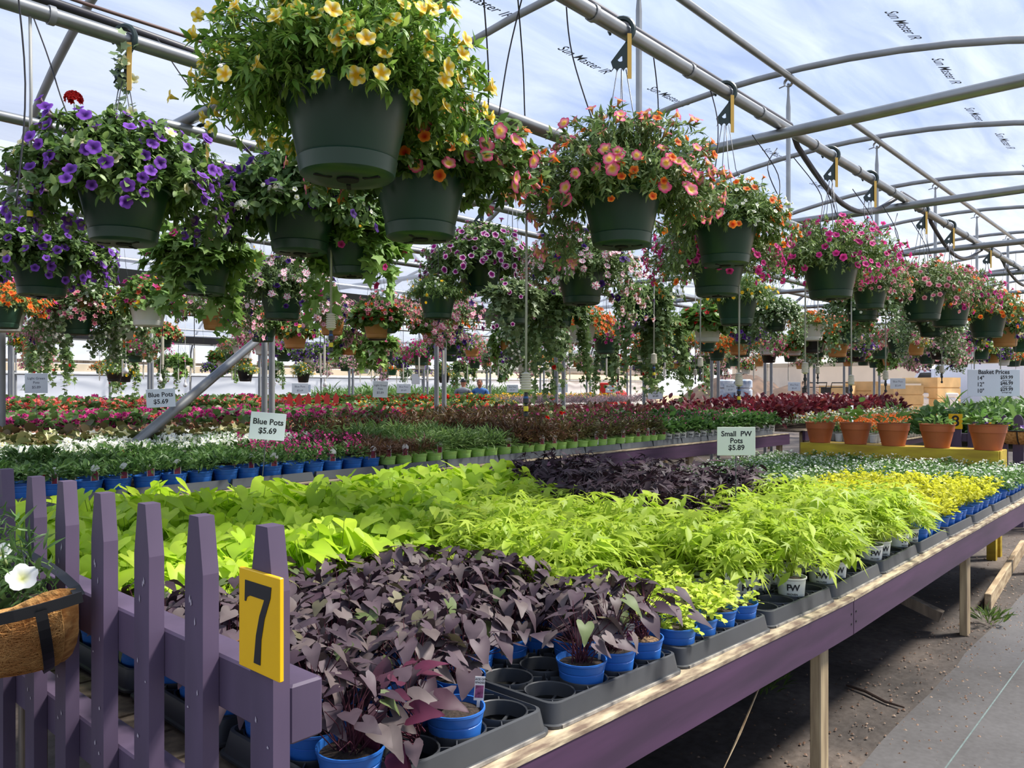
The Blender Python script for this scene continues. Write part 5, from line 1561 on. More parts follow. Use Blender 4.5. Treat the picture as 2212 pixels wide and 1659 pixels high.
BED = {
    'marigold': (variants(41, n=170, r=.10, h=.075, tmpl=LANCE, size=(.03, .058), base=DG, alt=DG2, flowers=(), z0=.085), 'leafy green marigold with hardly any bloom'),
    'marigold_b': (variants(42, n=160, r=.10, h=.075, tmpl=LANCE, size=(.03, .058), base=DG, alt=DG2, flowers=(('red', 1, .016),), z0=.085), 'leafy green marigold with one orange-red bloom'),
    'snapdragon': (variants(43, n=130, r=.09, h=.085, tmpl=LANCE, size=(.03, .055), base=DG, alt=DG2, spikes=('magenta', 3, 9, .012, .09), z0=.085), 'snapdragon with deep magenta flower spikes'),
    'brown_grass': (variants(44, n=190, r=.10, h=.10, tmpl=NARROW, size=(.04, .08), base=rgb(96, 66, 50), alt=rgb(120, 96, 62), z0=.085), 'bronze narrow-leaved bedding plant'),
    'pink_green': (variants(45, n=190, r=.10, h=.13, tmpl=NARROW, size=(.045, .085), base=rgb(88, 118, 60), alt=rgb(134, 158, 90), z0=.085), 'bright green narrow-leaved pink without bloom'),
    'brown_tall': (variants(46, n=210, r=.11, h=.21, tmpl=NARROW, size=(.05, .09), base=rgb(92, 62, 46), alt=rgb(104, 96, 52), z0=.085, flowers=(('magenta', 1, .012),)), 'tall bronze-leaved bedding plant'),
    'brown_red': (variants(47, n=200, r=.11, h=.20, tmpl=NARROW, size=(.05, .085), base=rgb(88, 70, 46), alt=rgb(96, 110, 56), z0=.085, flowers=(('magenta', 7, .015),)), 'tall bronze-leaved bedding plant with crimson blooms'),
    'celosia': (variants(48, n=110, r=.10, h=.15, tmpl=OVAL, size=(.06, .1), base=rgb(62, 98, 46), alt=rgb(110, 146, 76), z0=.085, spikes=('magenta', 2, 7, .014, .07)), 'green celosia with dark crimson plumes'),
    'celosia_maroon': (variants(49, n=150, r=.12, h=.18, tmpl=OVAL, size=(.05, .085), base=rgb(112, 40, 56), alt=rgb(84, 84, 50), z0=.085, flowers=(('magenta', 6, .016),)), 'maroon-leaved celosia'),
    'nemesia_white': (variants(50, n=120, r=.11, h=.12, tmpl=LANCE, size=(.03, .055), base=rgb(88, 116, 66), alt=rgb(130, 156, 100), flowers=(('white', 54, .018),), z0=.06), 'bedding plant covered in small white blooms'),
    'salvia_blue': (variants(51, n=120, r=.10, h=.12, tmpl=LANCE, size=(.03, .055), base=DG, alt=DG2, spikes=('violet', 5, 8, .011, .07), z0=.06), 'bedding plant with blue-violet spikes'),
    'begonia_cream': (variants(52, n=70, r=.12, h=.13, tmpl=ROUND, size=(.05, .085), base=rgb(96, 104, 56), alt=rgb(124, 100, 66), flowers=(('cream', 12, .034), ('white', 6, .032)), z0=.06), 'begonia with large cream blooms'),
    'begonia_peach': (variants(53, n=70, r=.12, h=.13, tmpl=ROUND, size=(.05, .085), base=rgb(92, 92, 52), alt=rgb(128, 84, 60), flowers=(('peach', 12, .033), ('coral', 6, .028)), z0=.06), 'begonia with peach blooms and bronze leaves'),
    'impatiens': (variants(54, n=100, r=.12, h=.15, tmpl=OVAL, size=(.04, .07), base=rgb(74, 106, 52), alt=rgb(130, 120, 70), flowers=(('coral', 6, .026), ('red', 3, .022)), z0=.06), 'leafy bedding plant with orange-red blooms'),
    'pansy': (variants(55, n=80, r=.12, h=.11, tmpl=OVAL, size=(.03, .055), base=DG, alt=DG2, flowers=(('daisy', 13, .022), ('cream', 8, .02)), z0=.06), 'pansy with yellow and cream blooms'),
    'geranium_magenta': (variants(56, n=90, r=.16, h=.19, tmpl=ROUND, size=(.05, .085), base=rgb(80, 112, 56), alt=DG2, flowers=(('magenta', 62, .030),), z0=.05), 'geranium with magenta-pink heads'),
    'geranium_red': (variants(57, n=90, r=.16, h=.19, tmpl=ROUND, size=(.05, .085), base=rgb(80, 112, 56), alt=DG2, flowers=(('red', 56, .030),), z0=.05), 'geranium with bright red heads'),
    'geranium_coral': (variants(58, n=90, r=.16, h=.19, tmpl=ROUND, size=(.05, .085), base=rgb(84, 114, 58), alt=DG2, flowers=(('coral', 44, .030), ('rose', 12, .026)), z0=.05), 'geranium with salmon heads'),
    'marigold_yellow': (variants(59, n=100, r=.16, h=.2, tmpl=LANCE, size=(.05, .08), base=rgb(80, 112, 50), alt=DG2, flowers=(('daisy', 26, .026),), z0=.05), 'marigold with golden yellow blooms'),
    'green_leafy': (variants(60, n=150, r=.18, h=.34, tmpl=OVAL, size=(.07, .12), base=rgb(84, 120, 60), alt=rgb(134, 164, 94), z0=.05), 'tall leafy green young vegetable plant'),
    'green_grass': (variants(61, n=170, r=.18, h=.36, tmpl=NARROW, size=(.12, .22), base=rgb(88, 122, 60), alt=rgb(130, 160, 88), z0=.05), 'feathery tall green plant'),
    'alyssum': (variants(62, n=90, r=.16, h=.14, tmpl=LANCE, size=(.03, .06), base=rgb(96, 124, 74), alt=DG2, flowers=(('white', 34, .018), ('daisy', 5, .016)), z0=.05), 'low plant with white and pale yellow blooms'),
    'coleus': (variants(63, n=130, r=.17, h=.30, tmpl=OVAL, size=(.07, .11), base=rgb(104, 34, 48), alt=rgb(140, 70, 64), z0=.05), 'dark red-leaved coleus'),
    'celosia_orange': (variants(64, n=60, r=.10, h=.14, tmpl=LANCE, size=(.04, .07), base=DG, alt=DG2, spikes=('orange', 5, 9, .013, .10), z0=.10), 'orange plumed celosia in a white pot'),
    'lavender_grey': (variants(65, n=130, r=.18, h=.2, tmpl=NARROW, size=(.05, .09), base=rgb(120, 112, 110), alt=rgb(150, 120, 140), z0=.05, flowers=(('rose', 12, .014),)), 'low grey-leaved plant with dusky pink blooms'),
}
BNAME = {k: k for k in ('marigold', 'snapdragon', 'celosia', 'nemesia', 'salvia', 'begonia', 'impatiens', 'pansy', 'geranium', 'alyssum', 'coleus')}
BNAME.update({'brown': 'bronze_plant', 'pink': 'garden_pink', 'green': 'vegetable_plant', 'lavender': 'lavender'})
def bname(k):
    return {'geranium_red': 'red_geranium', 'geranium_coral': 'salmon_geranium', 'celosia_maroon': 'maroon_celosia', 'celosia_orange': 'plumed_celosia', 'marigold_yellow': 'golden_marigold'}.get(k, BNAME.get(k.split('_')[0], 'bedding_plant'))
def shelf_plant(kind, x, y, z, rnd, where, s=1.0, single=True):
    mes, desc = BED[kind]
    o = obj(bname(kind), mes[rnd.randrange(3)], None, M=Matrix.Translation((x, y, z)) @ Matrix.Rotation(rnd.uniform(0, 6.28), 4, 'Z') @ Matrix.Scale(s * rnd.uniform(.88, 1.12), 4))
    tag(o, desc + ' ' + where, 'bedding plant', desc + ' ' + where)
    return o

def long_bench(label, x0, x1, y0, y1, z, skirt='purple_beam', legs=True, edge=True):
    t = thing('plant_bench', label, 'bench', (0, 0, 0))
    n = max(3, int((y1 - y0) / .3))
    for k in range(n):
        a = y0 + .02 + (y1 - y0 - .04) * k / n
        q = MB(); q.box(x0, x1, a, a + (y1 - y0) / n - .012, z - .025, z); obj('plank', q.mesh('plank', 'wood_grey'), t)
    q = MB(); q.box(x0, x1, y0 - .04, y0, z - .14, z - .004); obj('skirt_board', q.mesh('skirt_board', skirt), t)
    q = MB(); q.box(x1, x1 + .04, y0 - .04, y1, z - .14, z - .004); obj('skirt_board', q.mesh('skirt_board', skirt), t)
    if edge:
        q = MB(); q.box(x0, x1, y0 - .045, y0 + .02, z - .003, z + .006); obj('bare_edge', q.mesh('bare_edge', 'peeled_edge'), t)
    m = max(2, int((x1 - x0) / 2.3))
    for i in range(m + 1):
        x = x0 + .1 + (x1 - x0 - .2) * i / m
        for yy in (y0 + .02, y1 - .1):
            q = MB(); q.box(x - .045, x + .045, yy, yy + .05, 0, z - .025); obj('leg', q.mesh('leg', 'wood_leg'), t)
    return t
rb = random.Random(77)
# ---- bench six: pots in trays along its front
Z6 = .895; Y6 = 4.40
long_bench('long purple-skirted bench with blue, lime green and white pots along its edge', .55, 10.35, Y6 - .03, 7.45, Z6)
q = MB(); hx = .29
V = []
for (e, z) in ((0, 0), (.012, .055), (.02, .055), (.02, .02)):
    V += [(-hx + e, -.22 + e, z), (hx - e, -.22 + e, z), (hx - e, .22 - e, z), (-hx + e, .22 - e, z)]
F = []
for i in range(3):
    for k in range(4): F.append((4 * i + k, 4 * i + (k + 1) % 4, 4 * i + 4 + (k + 1) % 4, 4 * i + 4 + k))
q.add(V, F); TRAY6 = q.mesh('plant_tray', 'tray_grey')
for i in range(16):
    x = .9 + i * .59
    o = obj('plant_tray', TRAY6, None, (x, Y6 + .23, Z6 + .006)); tag(o, 'grey plant tray under %s pots on the raised bench' % ('blue' if x < 3.4 else 'lime green' if x < 7.3 else 'white'), 'tray', 'trays on the raised bench')
    o['group'] = 'trays under %s pots on the raised bench' % ('blue' if x < 3.4 else 'lime green' if x < 7.3 else 'white')
def region6(x, y):
    if y < 5.2:
        if x < 2.75: return 'marigold_b' if rb.random() < .08 else 'marigold'
        if x < 3.45: return 'snapdragon' if y > 4.5 or rb.random() < .5 else 'marigold'
        if x < 3.95: return 'brown_grass'
        if x < 5.0: return 'pink_green' if y > 4.5 or x > 4.3 else 'brown_grass'
        if x < 7.35: return 'brown_tall' if x < 5.7 else 'brown_red'
        return 'celosia'
    if y < 5.95:
        if x < 1.35: return 'salvia_blue'
        if x < 3.55: return 'nemesia_white' if rb.random() < .95 else 'impatiens'
        if x < 5.0: return 'pink_green' if y < 5.5 else 'brown_tall'
        if x < 6.6: return 'brown_tall'
        return 'brown_red' if x < 7.6 else 'celosia_maroon'
    if x < 3.9: return 'begonia_cream' if y < 6.55 else 'begonia_peach'
    if x < 5.5: return 'impatiens'
    if x < 7.4: return 'pansy' if y > 6.2 else 'brown_tall'
    return 'celosia_maroon'
pots6 = {'blue': (BLUE_FAR, 'in a blue pot on the raised bench'), 'lime': (LIME_FAR, 'in a lime green pot on the raised bench'), 'white': (PWPOT_FAR, 'in a white pot on the raised bench')}
PW_PRINT_S = PW_PRINT
ny = 0; y = Y6 + .102
while y < 7.35:
    front = ny < 2
    x = .98 + (.07 if ny % 2 else 0)
    while x < 10.25:
        c = 'blue' if x < 3.5 else 'lime' if x < 7.4 else 'white'
        kd = region6(x, y)
        if kd in ('celosia', 'celosia_maroon') and front: kd = 'celosia'
        if front:
            pm, wh = pots6[c]
            mes, desc = BED[kd]
            t = thing(bname(kd), desc + ' ' + wh, 'bedding plant', (x + rb.uniform(-.008, .008), y, Z6 + .01), rb.uniform(0, 6.28), desc + ' ' + wh, 1.13 if c != 'white' else 1.05)
            p = obj('pot', pm, t)
            obj('foliage', mes[rb.randrange(3)], t, M=Matrix.Translation((0, 0, .012)) @ Matrix.Scale(rb.uniform(.82, 1.02), 4), kind='stuff')
            if ny == 0 and rb.random() < (.55 if c != 'white' else .4):
                tg = obj('plant_tag', TAGB_ME, t, M=Matrix.Rotation(-t.rotation_euler.z, 4, 'Z') @ Matrix.Translation((rb.uniform(-.02, .03), -.03, .105)) @ Matrix.Rotation(-.75 + rb.uniform(-.4, .4), 4, 'Z') @ Matrix.Scale(1.35, 4))
                if c != 'white': obj('tag_picture', TAGBPIC_ME, tg)
            if c == 'white' and ny == 0:
                obj('pot_print', PW_PRINT_S, p, M=Matrix.Rotation(-.75 - t.rotation_euler.z, 4, 'Z') @ Matrix.Scale(.93, 4))
        else:
            shelf_plant(kd, x + rb.uniform(-.02, .02), y + rb.uniform(-.02, .02), Z6 + .03, rb, 'on the raised bench', 1.12 if ny > 3 else 1.0)
        x += .156 if front else (.165 if y < 6 else .20)
    ny += 1
    y += .156 if ny < 2 else (.165 if y < 6 else .20)
# blue pots showing at the back edge of bench seven are part of the plants there

# ---- benches of the second and third bays
def band(x0, x1, y0, y1, z, step, fn, where, s):
    y = y0
    while y < y1:
        x = x0
        while x < x1:
            shelf_plant(fn(x, y), x + rb.uniform(-.05, .05), y + rb.uniform(-.05, .05), z, rb, where, s)
            x += step
        y += step
def f5(x, y):
    if x < 7.2: return 'geranium_magenta' if rb.random() < .93 else 'geranium_coral'
    if x < 9.5: return 'geranium_red' if y > 9.3 else 'geranium_coral'
    if x < 12.5: return 'impatiens' if y < 9.4 else 'alyssum'
    return 'marigold_yellow' if y < 10 else 'alyssum'
long_bench('purple bench of magenta and red geraniums behind the first gutter posts', 2.0, 10.6, 8.35, 10.9, .97)
long_bench('turquoise-edged bench of yellow marigolds behind the gutter posts', 11.4, 19.0, 8.35, 10.9, .85, 'cyan_paint')
band(2.1, 10.5, 8.5, 10.9, .97, .27, f5, 'behind the first gutter posts', 1.0)
band(11.5, 18.9, 8.5, 10.9, .85, .30, f5, 'on the turquoise-edged bench', 1.05)
for i in range(24):
    x = 11.6 + i * .3
    o = obj('flower_pot', LIME_FAR if 4 < i < 9 else BLUE_FAR, None, (x, 8.39, .852)); c = 'lime green' if 4 < i < 9 else 'blue'
    tag(o, '%s pot at the edge of the turquoise bench' % c, 'pot', '%s pots on the turquoise bench' % c)
def f4(x, y):
    if x < 8: return 'geranium_coral' if y < 13.4 else 'geranium_magenta'
    if x < 14: return 'geranium_red' if y > 12.9 else 'pansy'
    return 'lavender_grey' if y < 13.5 else 'marigold_yellow'
long_bench('red-edged bench of salmon and red geraniums in the second bay', 3.6, 20.0, 12.3, 15.2, 1.02, 'red_paint')
band(3.7, 19.9, 12.45, 15.2, 1.02, .36, f4, 'on the red-edged bench', 1.25)
def f3(x, y):
    if x < 13.5: return 'alyssum' if y < 19.5 else 'impatiens'
    return 'green_grass' if rb.random() < .6 else 'green_leafy'
long_bench('long bench of leafy green plants near the white side wall', 5.0, 22.0, 18.0, 21.0, .88)
band(5.1, 21.9, 18.15, 21.0, .88, .48, f3, 'near the white side wall', 1.45)
# ---- benches past the cross path
long_bench('purple bench of dark red coleus past the cross path', 11.5, 18.0, 4.6, 7.2, .88)
band(11.6, 17.9, 4.75, 7.2, .88, .34, lambda x, y: ('marigold_yellow' if (12 < x < 13.5 and y > 6.4) else 'coleus') if y > 5.0 else 'alyssum', 'past the cross path', 1.2)
long_bench('purple bench of orange plumed celosia past the cross path', 10.9, 14.6, 3.35, 4.35, .78)
yy = 3.45
while yy < 4.3:
    xx = 11.0
    while xx < 14.4:
        t = thing('plumed_celosia', 'orange plumed celosia in a white pot past the cross path', 'bedding plant', (xx, yy, .78), rb.uniform(0, 6), 'orange celosias in white pots')
        obj('pot', PWPOT_FAR, t); obj('foliage', BED['celosia_orange'][0][rb.randrange(3)], t, kind='stuff')
        xx += .15
    yy += .15
long_bench('purple bench of leafy green vegetable plants behind the fence with number eight', 10.6, 17.5, 1.35, 2.95, .80)
band(10.8, 17.3, 1.5, 2.9, .80, .30, lambda x, y: 'green_leafy' if rb.random() < .75 else 'green_grass', 'behind the number eight fence', 1.15)

# ------------------------------------------------------------------ yellow stand with terracotta pots
t = thing('yellow_stand', 'weathered yellow wooden stand with a row of terracotta pots', 'stand', (8.05, 1.45, 0))
q = MB(); q.box(-.13, .15, 0, 1.72, .925, .955); obj('top_board', q.mesh('top_board', 'yellow_paint'), t)
q = MB(); q.box(-.155, -.13, -.01, 1.73, .80, .957); obj('front_board', q.mesh('front_board', 'yellow_paint'), t)
q = MB(); q.box(.15, .175, -.01, 1.73, .82, .957); obj('back_board', q.mesh('back_board', 'yellow_paint'), t)
q = MB(); q.box(-.13, .15, -.02, 0, .80, .957); obj('end_board', q.mesh('end_board', 'yellow_paint'), t)
for (x, y) in ((-.10, .05), (.1, .05), (-.10, 1.64), (.1, 1.64)):
    q = MB(); q.box(x - .035, x + .035, y - .035, y + .035, 0, .925); obj('leg', q.mesh('leg', 'yellow_paint'), t)
def terracotta():
    q = MB(); r, h = .145, .215; rb_ = r * .70
    q.lathe([(.001, .002), (rb_, .002), (rb_, .006), (r * .915, h * .68), (r * .96, h * .69), (r * .99, h - .008), (r * 1.03, h - .006), (r * 1.03, h), (r * .97, h), (r * .93, h - .02), (rb_ * .96, h * .5)], 32)
    return q.mesh('pot', 'pot_terracotta', True, 30)
TC = terracotta(); TCS = soil_disc(.132, .19, 'soil')
tc_lab = ['terracotta pot with low leaves at the stand end nearest the crimson celosias', 'terracotta pot with a tall yellow-green seedling', 'terracotta pot with upright feathery stems', 'terracotta pot with small bright green seedlings', 'terracotta pot with a broad-leaved plant spilling over its rim']
for i, (y, ) in enumerate(((3.04,), (2.69,), (2.34,), (1.96,), (1.55,))):
    p = thing('terracotta_pot', tc_lab[i], 'flower pot', (8.05, y, .956), s=[.96, .98, 1.0, 1.02, 1.05][i])
    obj('pot', TC, p); obj('soil', TCS, p)
    h, n, tm, sz = [(.09, 40, OVAL, (.04, .07)), (.24, 36, ROUND, (.05, .08)), (.2, 60, LANCE, (.05, .09)), (.08, 60, OVAL, (.03, .05)), (.12, 60, OVAL, (.06, .10))][i]
    obj('foliage', clump(900 + i, n, .13, h, tm, sz, rgb(106, 146, 70) if i != 1 else rgb(138, 172, 70), rgb(150, 184, 100), z0=.19), p, kind='stuff')

# ------------------------------------------------------------------ fence and trough with number eight
t = thing('picket_fence', 'round-topped purple picket fence with a yellow number eight', 'fence', (10.05, 1.0, 0))
q = MB(); W = .05; H = 1.22
q.prism([(-W, 0), (W, 0), (W, H - .09)] + [(W * math.cos(a), H - .09 + .09 * math.sin(a)) for a in np.linspace(.2, PI - .2, 8)] + [(-W, H - .09)], .025, Matrix.Rotation(-PI / 2, 4, 'Z') @ Matrix.Rotation(PI / 2, 4, 'X'))
P8 = q.mesh('picket', 'purple_paint')
for i in range(8): obj('picket', P8, t, (0, .36 + i * .145 - .15 + (.02 if i == 7 else 0), 0))
for z in (.95, .55):
    q = MB(); q.box(.0, .05, .15, 1.4, z - .045, z + .045); obj('rail', q.mesh('rail', 'purple_paint'), t)
t8 = thing('number_plate', 'yellow plate with a black number eight on a purple picket', 'number plate', (10.02, 2.25, 1.045))
q = MB(); q.box(-.008, 0, -.07, .07, 0, .17, bev=.0012); obj('plate', q.mesh('plate', 'sign_yellow'), t8)
obj('numeral', text_mesh([('8', 0, .085, .17, .003)], 'ink', lambda x, y, z: (-.009, -x, y)), t8)
tt = thing('coir_trough', 'coir-lined black metal trough of violet pansies on the number eight fence', 'hanging trough', (10.015, 1.62, .90))
q = MB(); V = []
for i in range(25):
    for j in range(7):
        u = PI * i / 24; v = j / 6; s = math.cos(v * PI / 2) ** .55
        V.append((-.2 * math.sin(u) * (.3 + .7 * s), -.42 * math.cos(u) * (.5 + .5 * s), .15 * (1 - v)))
q.add(V, [(i * 7 + j, (i + 1) * 7 + j, (i + 1) * 7 + j + 1, i * 7 + j + 1) for i in range(24) for j in range(6)])
obj('coir_liner', q.mesh('coir_liner', 'coco', True), tt)
q = MB(); q.tube([(-.205 * math.sin(PI * i / 20), -.43 * math.cos(PI * i / 20), .15) for i in range(21)], .008, 6); obj('rim_band', q.mesh('rim_band', 'black_metal'), tt)
for u in (.5, 1.0, 1.57, 2.1, 2.6):
    q = MB(); q.tube([(-.208 * math.sin(u) * (.3 + .7 * math.cos(v * PI / 2) ** .55), -.43 * math.cos(u) * (.5 + .5 * math.cos(v * PI / 2) ** .55), .15 * (1 - v)) for v in np.linspace(0, .98, 8)], .007, 5); obj('strap', q.mesh('strap', 'black_metal'), tt)
for i in range(4):
    obj('pansy_clump', clump(950 + i, 60, .10, .12, OVAL, (.03, .05), DG, DG2, (('violet', 5, .026), ('daisy', 2, .02)), z0=.10), tt, (-.08, -.30 + i * .2, 0), kind='stuff')

# ------------------------------------------------------------------ price signs
def sign(name, label, loc, rz, w, h, lines, mat='sign_white', stake=None, tilt=0.0, ink='ink'):
    t = thing(name, label, 'sign', loc, rz)
    t.rotation_euler = (0, tilt, rz)
    q = MB(); q.box(-w / 2, w / 2, -.003, .003, 0, h, bev=.001); obj('board', q.mesh('board', mat), t)
    if lines: obj('lettering', text_mesh(lines, ink, lambda x, y, z: (x, -.0036, y)), t)
    if stake:
        q = MB(); q.tube([(0, .006, h * .6), (0, .006, -stake)], .0025, 6); obj('stake', q.mesh('stake', 'wire'), t)
    return t
FACE = THETA - PI / 2        # board facing the camera's viewing direction
sign('price_sign', 'white price sign for blue pots standing in the dark green marigolds', (2.10, 3.55, 1.245), FACE + .55, .175, .136,
     [('Blue Pots', 0, .089, .040, .0009), ('$5.69', 0, .044, .040, .0009)], stake=.62, tilt=.10)
sign('price_sign', 'white price sign for blue pots among the cream begonias', (2.75, 6.20, 1.355), FACE + .1, .22, .145,
     [('Blue Pots', 0, .098, .050, .001), ('$5.69', 0, .044, .050, .001)], stake=.5, tilt=-.05)
sign('price_sign', 'ivory price sign for small white pots standing in the lime vines', (3.42, 1.68, 1.19), FACE + .02, .178, .132,
     [('Small  PW', 0, .100, .034, .0008), ('Pots', 0, .068, .034, .0008), ('$5.89', 0, .036, .034, .0008)], 'sign_ivory', stake=.42)
sign('price_sign', 'pale blue price sign for light green pots by the twin posts', (5.75, 7.25, 1.40), FACE + .25, .17, .19,
     [('Light Green', 0, .14, .030, .0003), ('Pots', 0, .10, .032, .0003), ('$5.89', 0, .055, .036, .0003)], stake=.45, ink='ink_grey', tilt=.04)
sign('price_sign', 'white price sign for small white pots above the maroon celosias', (9.3, 5.75, 1.36), FACE - .1, .20, .15,
     [('Small PW', 0, .11, .036, .0005), ('Pots', 0, .075, .034, .0005), ('$5.89', 0, .04, .034, .0005)], stake=.4)
sign('price_sign', 'white price sign for light green pots over the magenta geraniums', (2.55, 8.45, 1.46), FACE + .2, .20, .19,
     [('Light Green', 0, .14, .032, .0003), ('Pots', 0, .10, .032, .0003), ('$5.89', 0, .055, .034, .0003)], stake=.45, ink='ink_grey')
sign('price_sign', 'narrow price sign turned aside beside the orange celosias', (9.75, 3.30, 1.10), FACE + 1.0, .16, .20,
     [('Blue Pots', 0, .12, .03, .0005), ('$5.69', 0, .06, .034, .0005)], stake=.55)
t = sign('basket_price_sign', 'large white hanging sign listing basket prices by size', (10.80, 2.02, 1.413), FACE + .02, .47, .238,
     [('Basket Prices', 0, .214, .053, .0014), ('14"', -.12, .160, .050, .0010), ('$59.99', .115, .167, .042, .0012), ('(green tag)', .115, .141, .018, .0004),
      ('12"', -.12, .103, .050, .0010), ('$46.99', .115, .114, .042, .0012), ('(yellow tag)', .115, .088, .018, .0004), ('10"', -.12, .046, .050, .0010), ('$29.99', .115, .060, .042, .0012), ('(orange tag)', .115, .034, .018, .0004)])
t.scale = (1.338,) * 3
for x in (-.2, .2):
    q = MB(); q.tube([(x, 0, .23), (x, 0, 1.28)], .0015, 5); obj('string', q.mesh('string', 'wire'), t)
srng = random.Random(5)
for i, (x, y, z, w) in enumerate(((14.6, 11.6, 1.42, .3), (13.2, 11.9, 1.42, .26), (9.6, 11.4, 1.42, .26), (16.4, 8.2, 1.42, .3), (18.5, 7.6, 1.45, .32), (17.2, 12.0, 1.40, .3), (19.5, 13.5, 1.42, .3), (10.8, 16.5, 1.42, .28), (7.3, 11.3, 1.42, .26), (21, 6.0, 1.5, .4))):
    sign('price_sign', 'small white price sign standing over the far flower benches', (x, y, z), FACE + srng.uniform(-.3, .3), w, w * .66,
         [('Blue Pots', 0, w * .45, w * .17, .0), ('$5.69', 0, w * .2, w * .17, .0)], stake=.5, ink='ink_grey')['group'] = 'far price signs'
t = sign('blank_card', 'blank white card hanging in the second bay', (9.03, 10.4, 1.58), FACE, .14, .18, None)
q = MB(); q.tube([(0, 0, .17), (0, 0, 1.35)], .002, 5); obj('string', q.mesh('string', 'wire'), t)

# ------------------------------------------------------------------ sprinkler drop lines
def weight_mesh():
    q = MB(); pr = [(.006, .045)]
    for k in range(7):
        z = .040 - k * .0115
        pr += [(.016 + .002 * min(k, 3), z), (.024 + .001 * min(k, 3), z - .002), (.024 + .001 * min(k, 3), z - .0065), (.017 + .002 * min(k, 3), z - .008)]
    pr += [(.010, -.048)]
    q.lathe(pr, 16); return q.mesh('weight', 'weight_cream', True, 35)
WGT = weight_mesh()
q = MB(); q.lathe([(.004, 0), (.009, -.004), (.009, -.028), (.013, -.03), (.013, -.05), (.007, -.055), (.006, -.09), (.012, -.094), (.012, -.11), (.004, -.115)], 12); NOZ = q.mesh('nozzle', 'nozzle_black', True, 35)
q = MB(); q.lathe([(.0105, 0), (.0115, -.003), (.0115, -.02), (.0105, -.023)], 12, close=True); RING = {c: q.mesh('nozzle_ring', c, True, 35) for c in ('nozzle_blue', 'nozzle_green', 'nozzle_yellow')}
def drop_line(x, y, zw, ztop, c, label, group=None, rich=True, tube='tube_grey', r=.006):
    row = min(((v[0], v[1]) for v in ROWS.values() if v[0] != 2.02), key=lambda r: abs(r[0] - y))
    x, y, zw, _k = snap(x, y, zw, row[0]); ztop = row[1]
    t = thing('sprinkler_drop', label, 'sprinkler', (x, y, zw), 0, group)
    q = MB(); q.tube([(0, 0, .04), (.004, 0, (ztop - zw) * .5), (0, 0, ztop - zw)], r, 6); obj('tube', q.mesh('tube', tube, True), t)
    obj('weight', WGT, t)
    n = obj('nozzle', NOZ, t, (0, 0, -.047))
    if rich: obj('nozzle_ring', RING[c], n, (0, 0, -.02)); obj('nozzle_ring', RING['nozzle_yellow'], n, (0, 0, -.065))
    return t
drop_line(.93, 3.15, 2.235, 4.2, 'nozzle_green', 'grey sprinkler drop tube with cream weight in front of the purple baskets')
drop_line(2.47, 3.53, 1.86, 2.98, 'nozzle_blue', 'grey sprinkler drop tube with cream weight below the verbena basket')
drop_line(2.94, 2.56, 1.535, 3.1, 'nozzle_blue', 'grey sprinkler drop tube with a low cream weight before the white-edged petunias')
drop_line(4.75, 2.95, 1.71, 3.06, 'nozzle_blue', 'grey sprinkler drop tube with cream weight beside a leaning gutter post')
drop_line(4.68, 2.28, 1.56, 3.1, 'nozzle_blue', 'grey sprinkler drop tube with cream weight hanging beside the ivory price sign')
for i, (x, y, z) in enumerate(((5.95, 2.36, 1.66), (7.22, 2.45, 1.58), (7.95, 2.38, 1.63), (8.8, 2.1, 1.7), (10.2, 2.1, 1.66), (6.6, 3.6, 1.75), (9.2, 3.5, 1.72), (10.8, 1.95, 1.7), (5.9, 5.2, 1.7), (7.6, 5.2, 1.7), (1.55, 5.1, 2.17), (9.4, 5.2, 1.72))):
    drop_line(x, y, z, 3.0, 'nozzle_blue', 'thin sprinkler drop tube with cream weight among the hanging baskets', 'sprinkler drops among the baskets', False)
q = MB(); q.tube([(0, 0, 0), (0, 0, .26)], .014, 6); q.lathe([(.003, 0), (.012, -.01), (.008, -.04)], 8); STICK = q.mesh('stick', 'weight_cream')
q = MB(); q.tube([(0, 0, .26), (0, 0, 1.22)], .005, 5); STRING = q.mesh('line', 'drip_black')
for row, Yr in enumerate((7.2, 9.0, 11.8, 14.8, 18.2, 20.2)):
    for k in range(10):
        x = .32 * Yr + .9 + k * 1.75 + (row % 2) * .6
        if x > 23: continue
        t = thing('misting_stick', 'cream misting stick on a dark line among far baskets', 'sprinkler', (x, Yr, 1.72), 0, 'misting sticks in the far bays')
        obj('stick', STICK, t); obj('line', STRING, t)
# light bulbs
q = MB(); q.lathe([(.001, -.075), (.018, -.070), (.028, -.052), (.029, -.036), (.018, -.012), (.014, 0), (.001, .001)], 16); BULB = q.mesh('bulb', 'bulb_white', True)
q = MB(); q.lathe([(.001, .04), (.013, .04), (.015, 0), (.001, 0)], 12); q.tube([(0, 0, .04), (0, 0, .55)], .003, 5); SOCK = q.mesh('socket', 'tag_white')
for (x, y, z) in ((3.33, 7.72, 2.0), (3.6, 9.0, 1.74), (4.6, 10.4, 1.66), (6.2, 9.0, 1.6), (8.2, 10.4, 1.62), (5.6, 11.8, 1.6)):
    t = thing('light_bulb', 'round white light bulb hanging on a cord in the second bay', 'light bulb', (x, y, z), 0, 'hanging bulbs'); obj('bulb', BULB, t); obj('socket', SOCK, t)
    q = MB(); q.tube([(0, 0, .5), (0, 0, (2.5 if y < 8 else 2.93) - z)], .003, 5); obj('cord', q.mesh('cord', 'tag_white'), t)

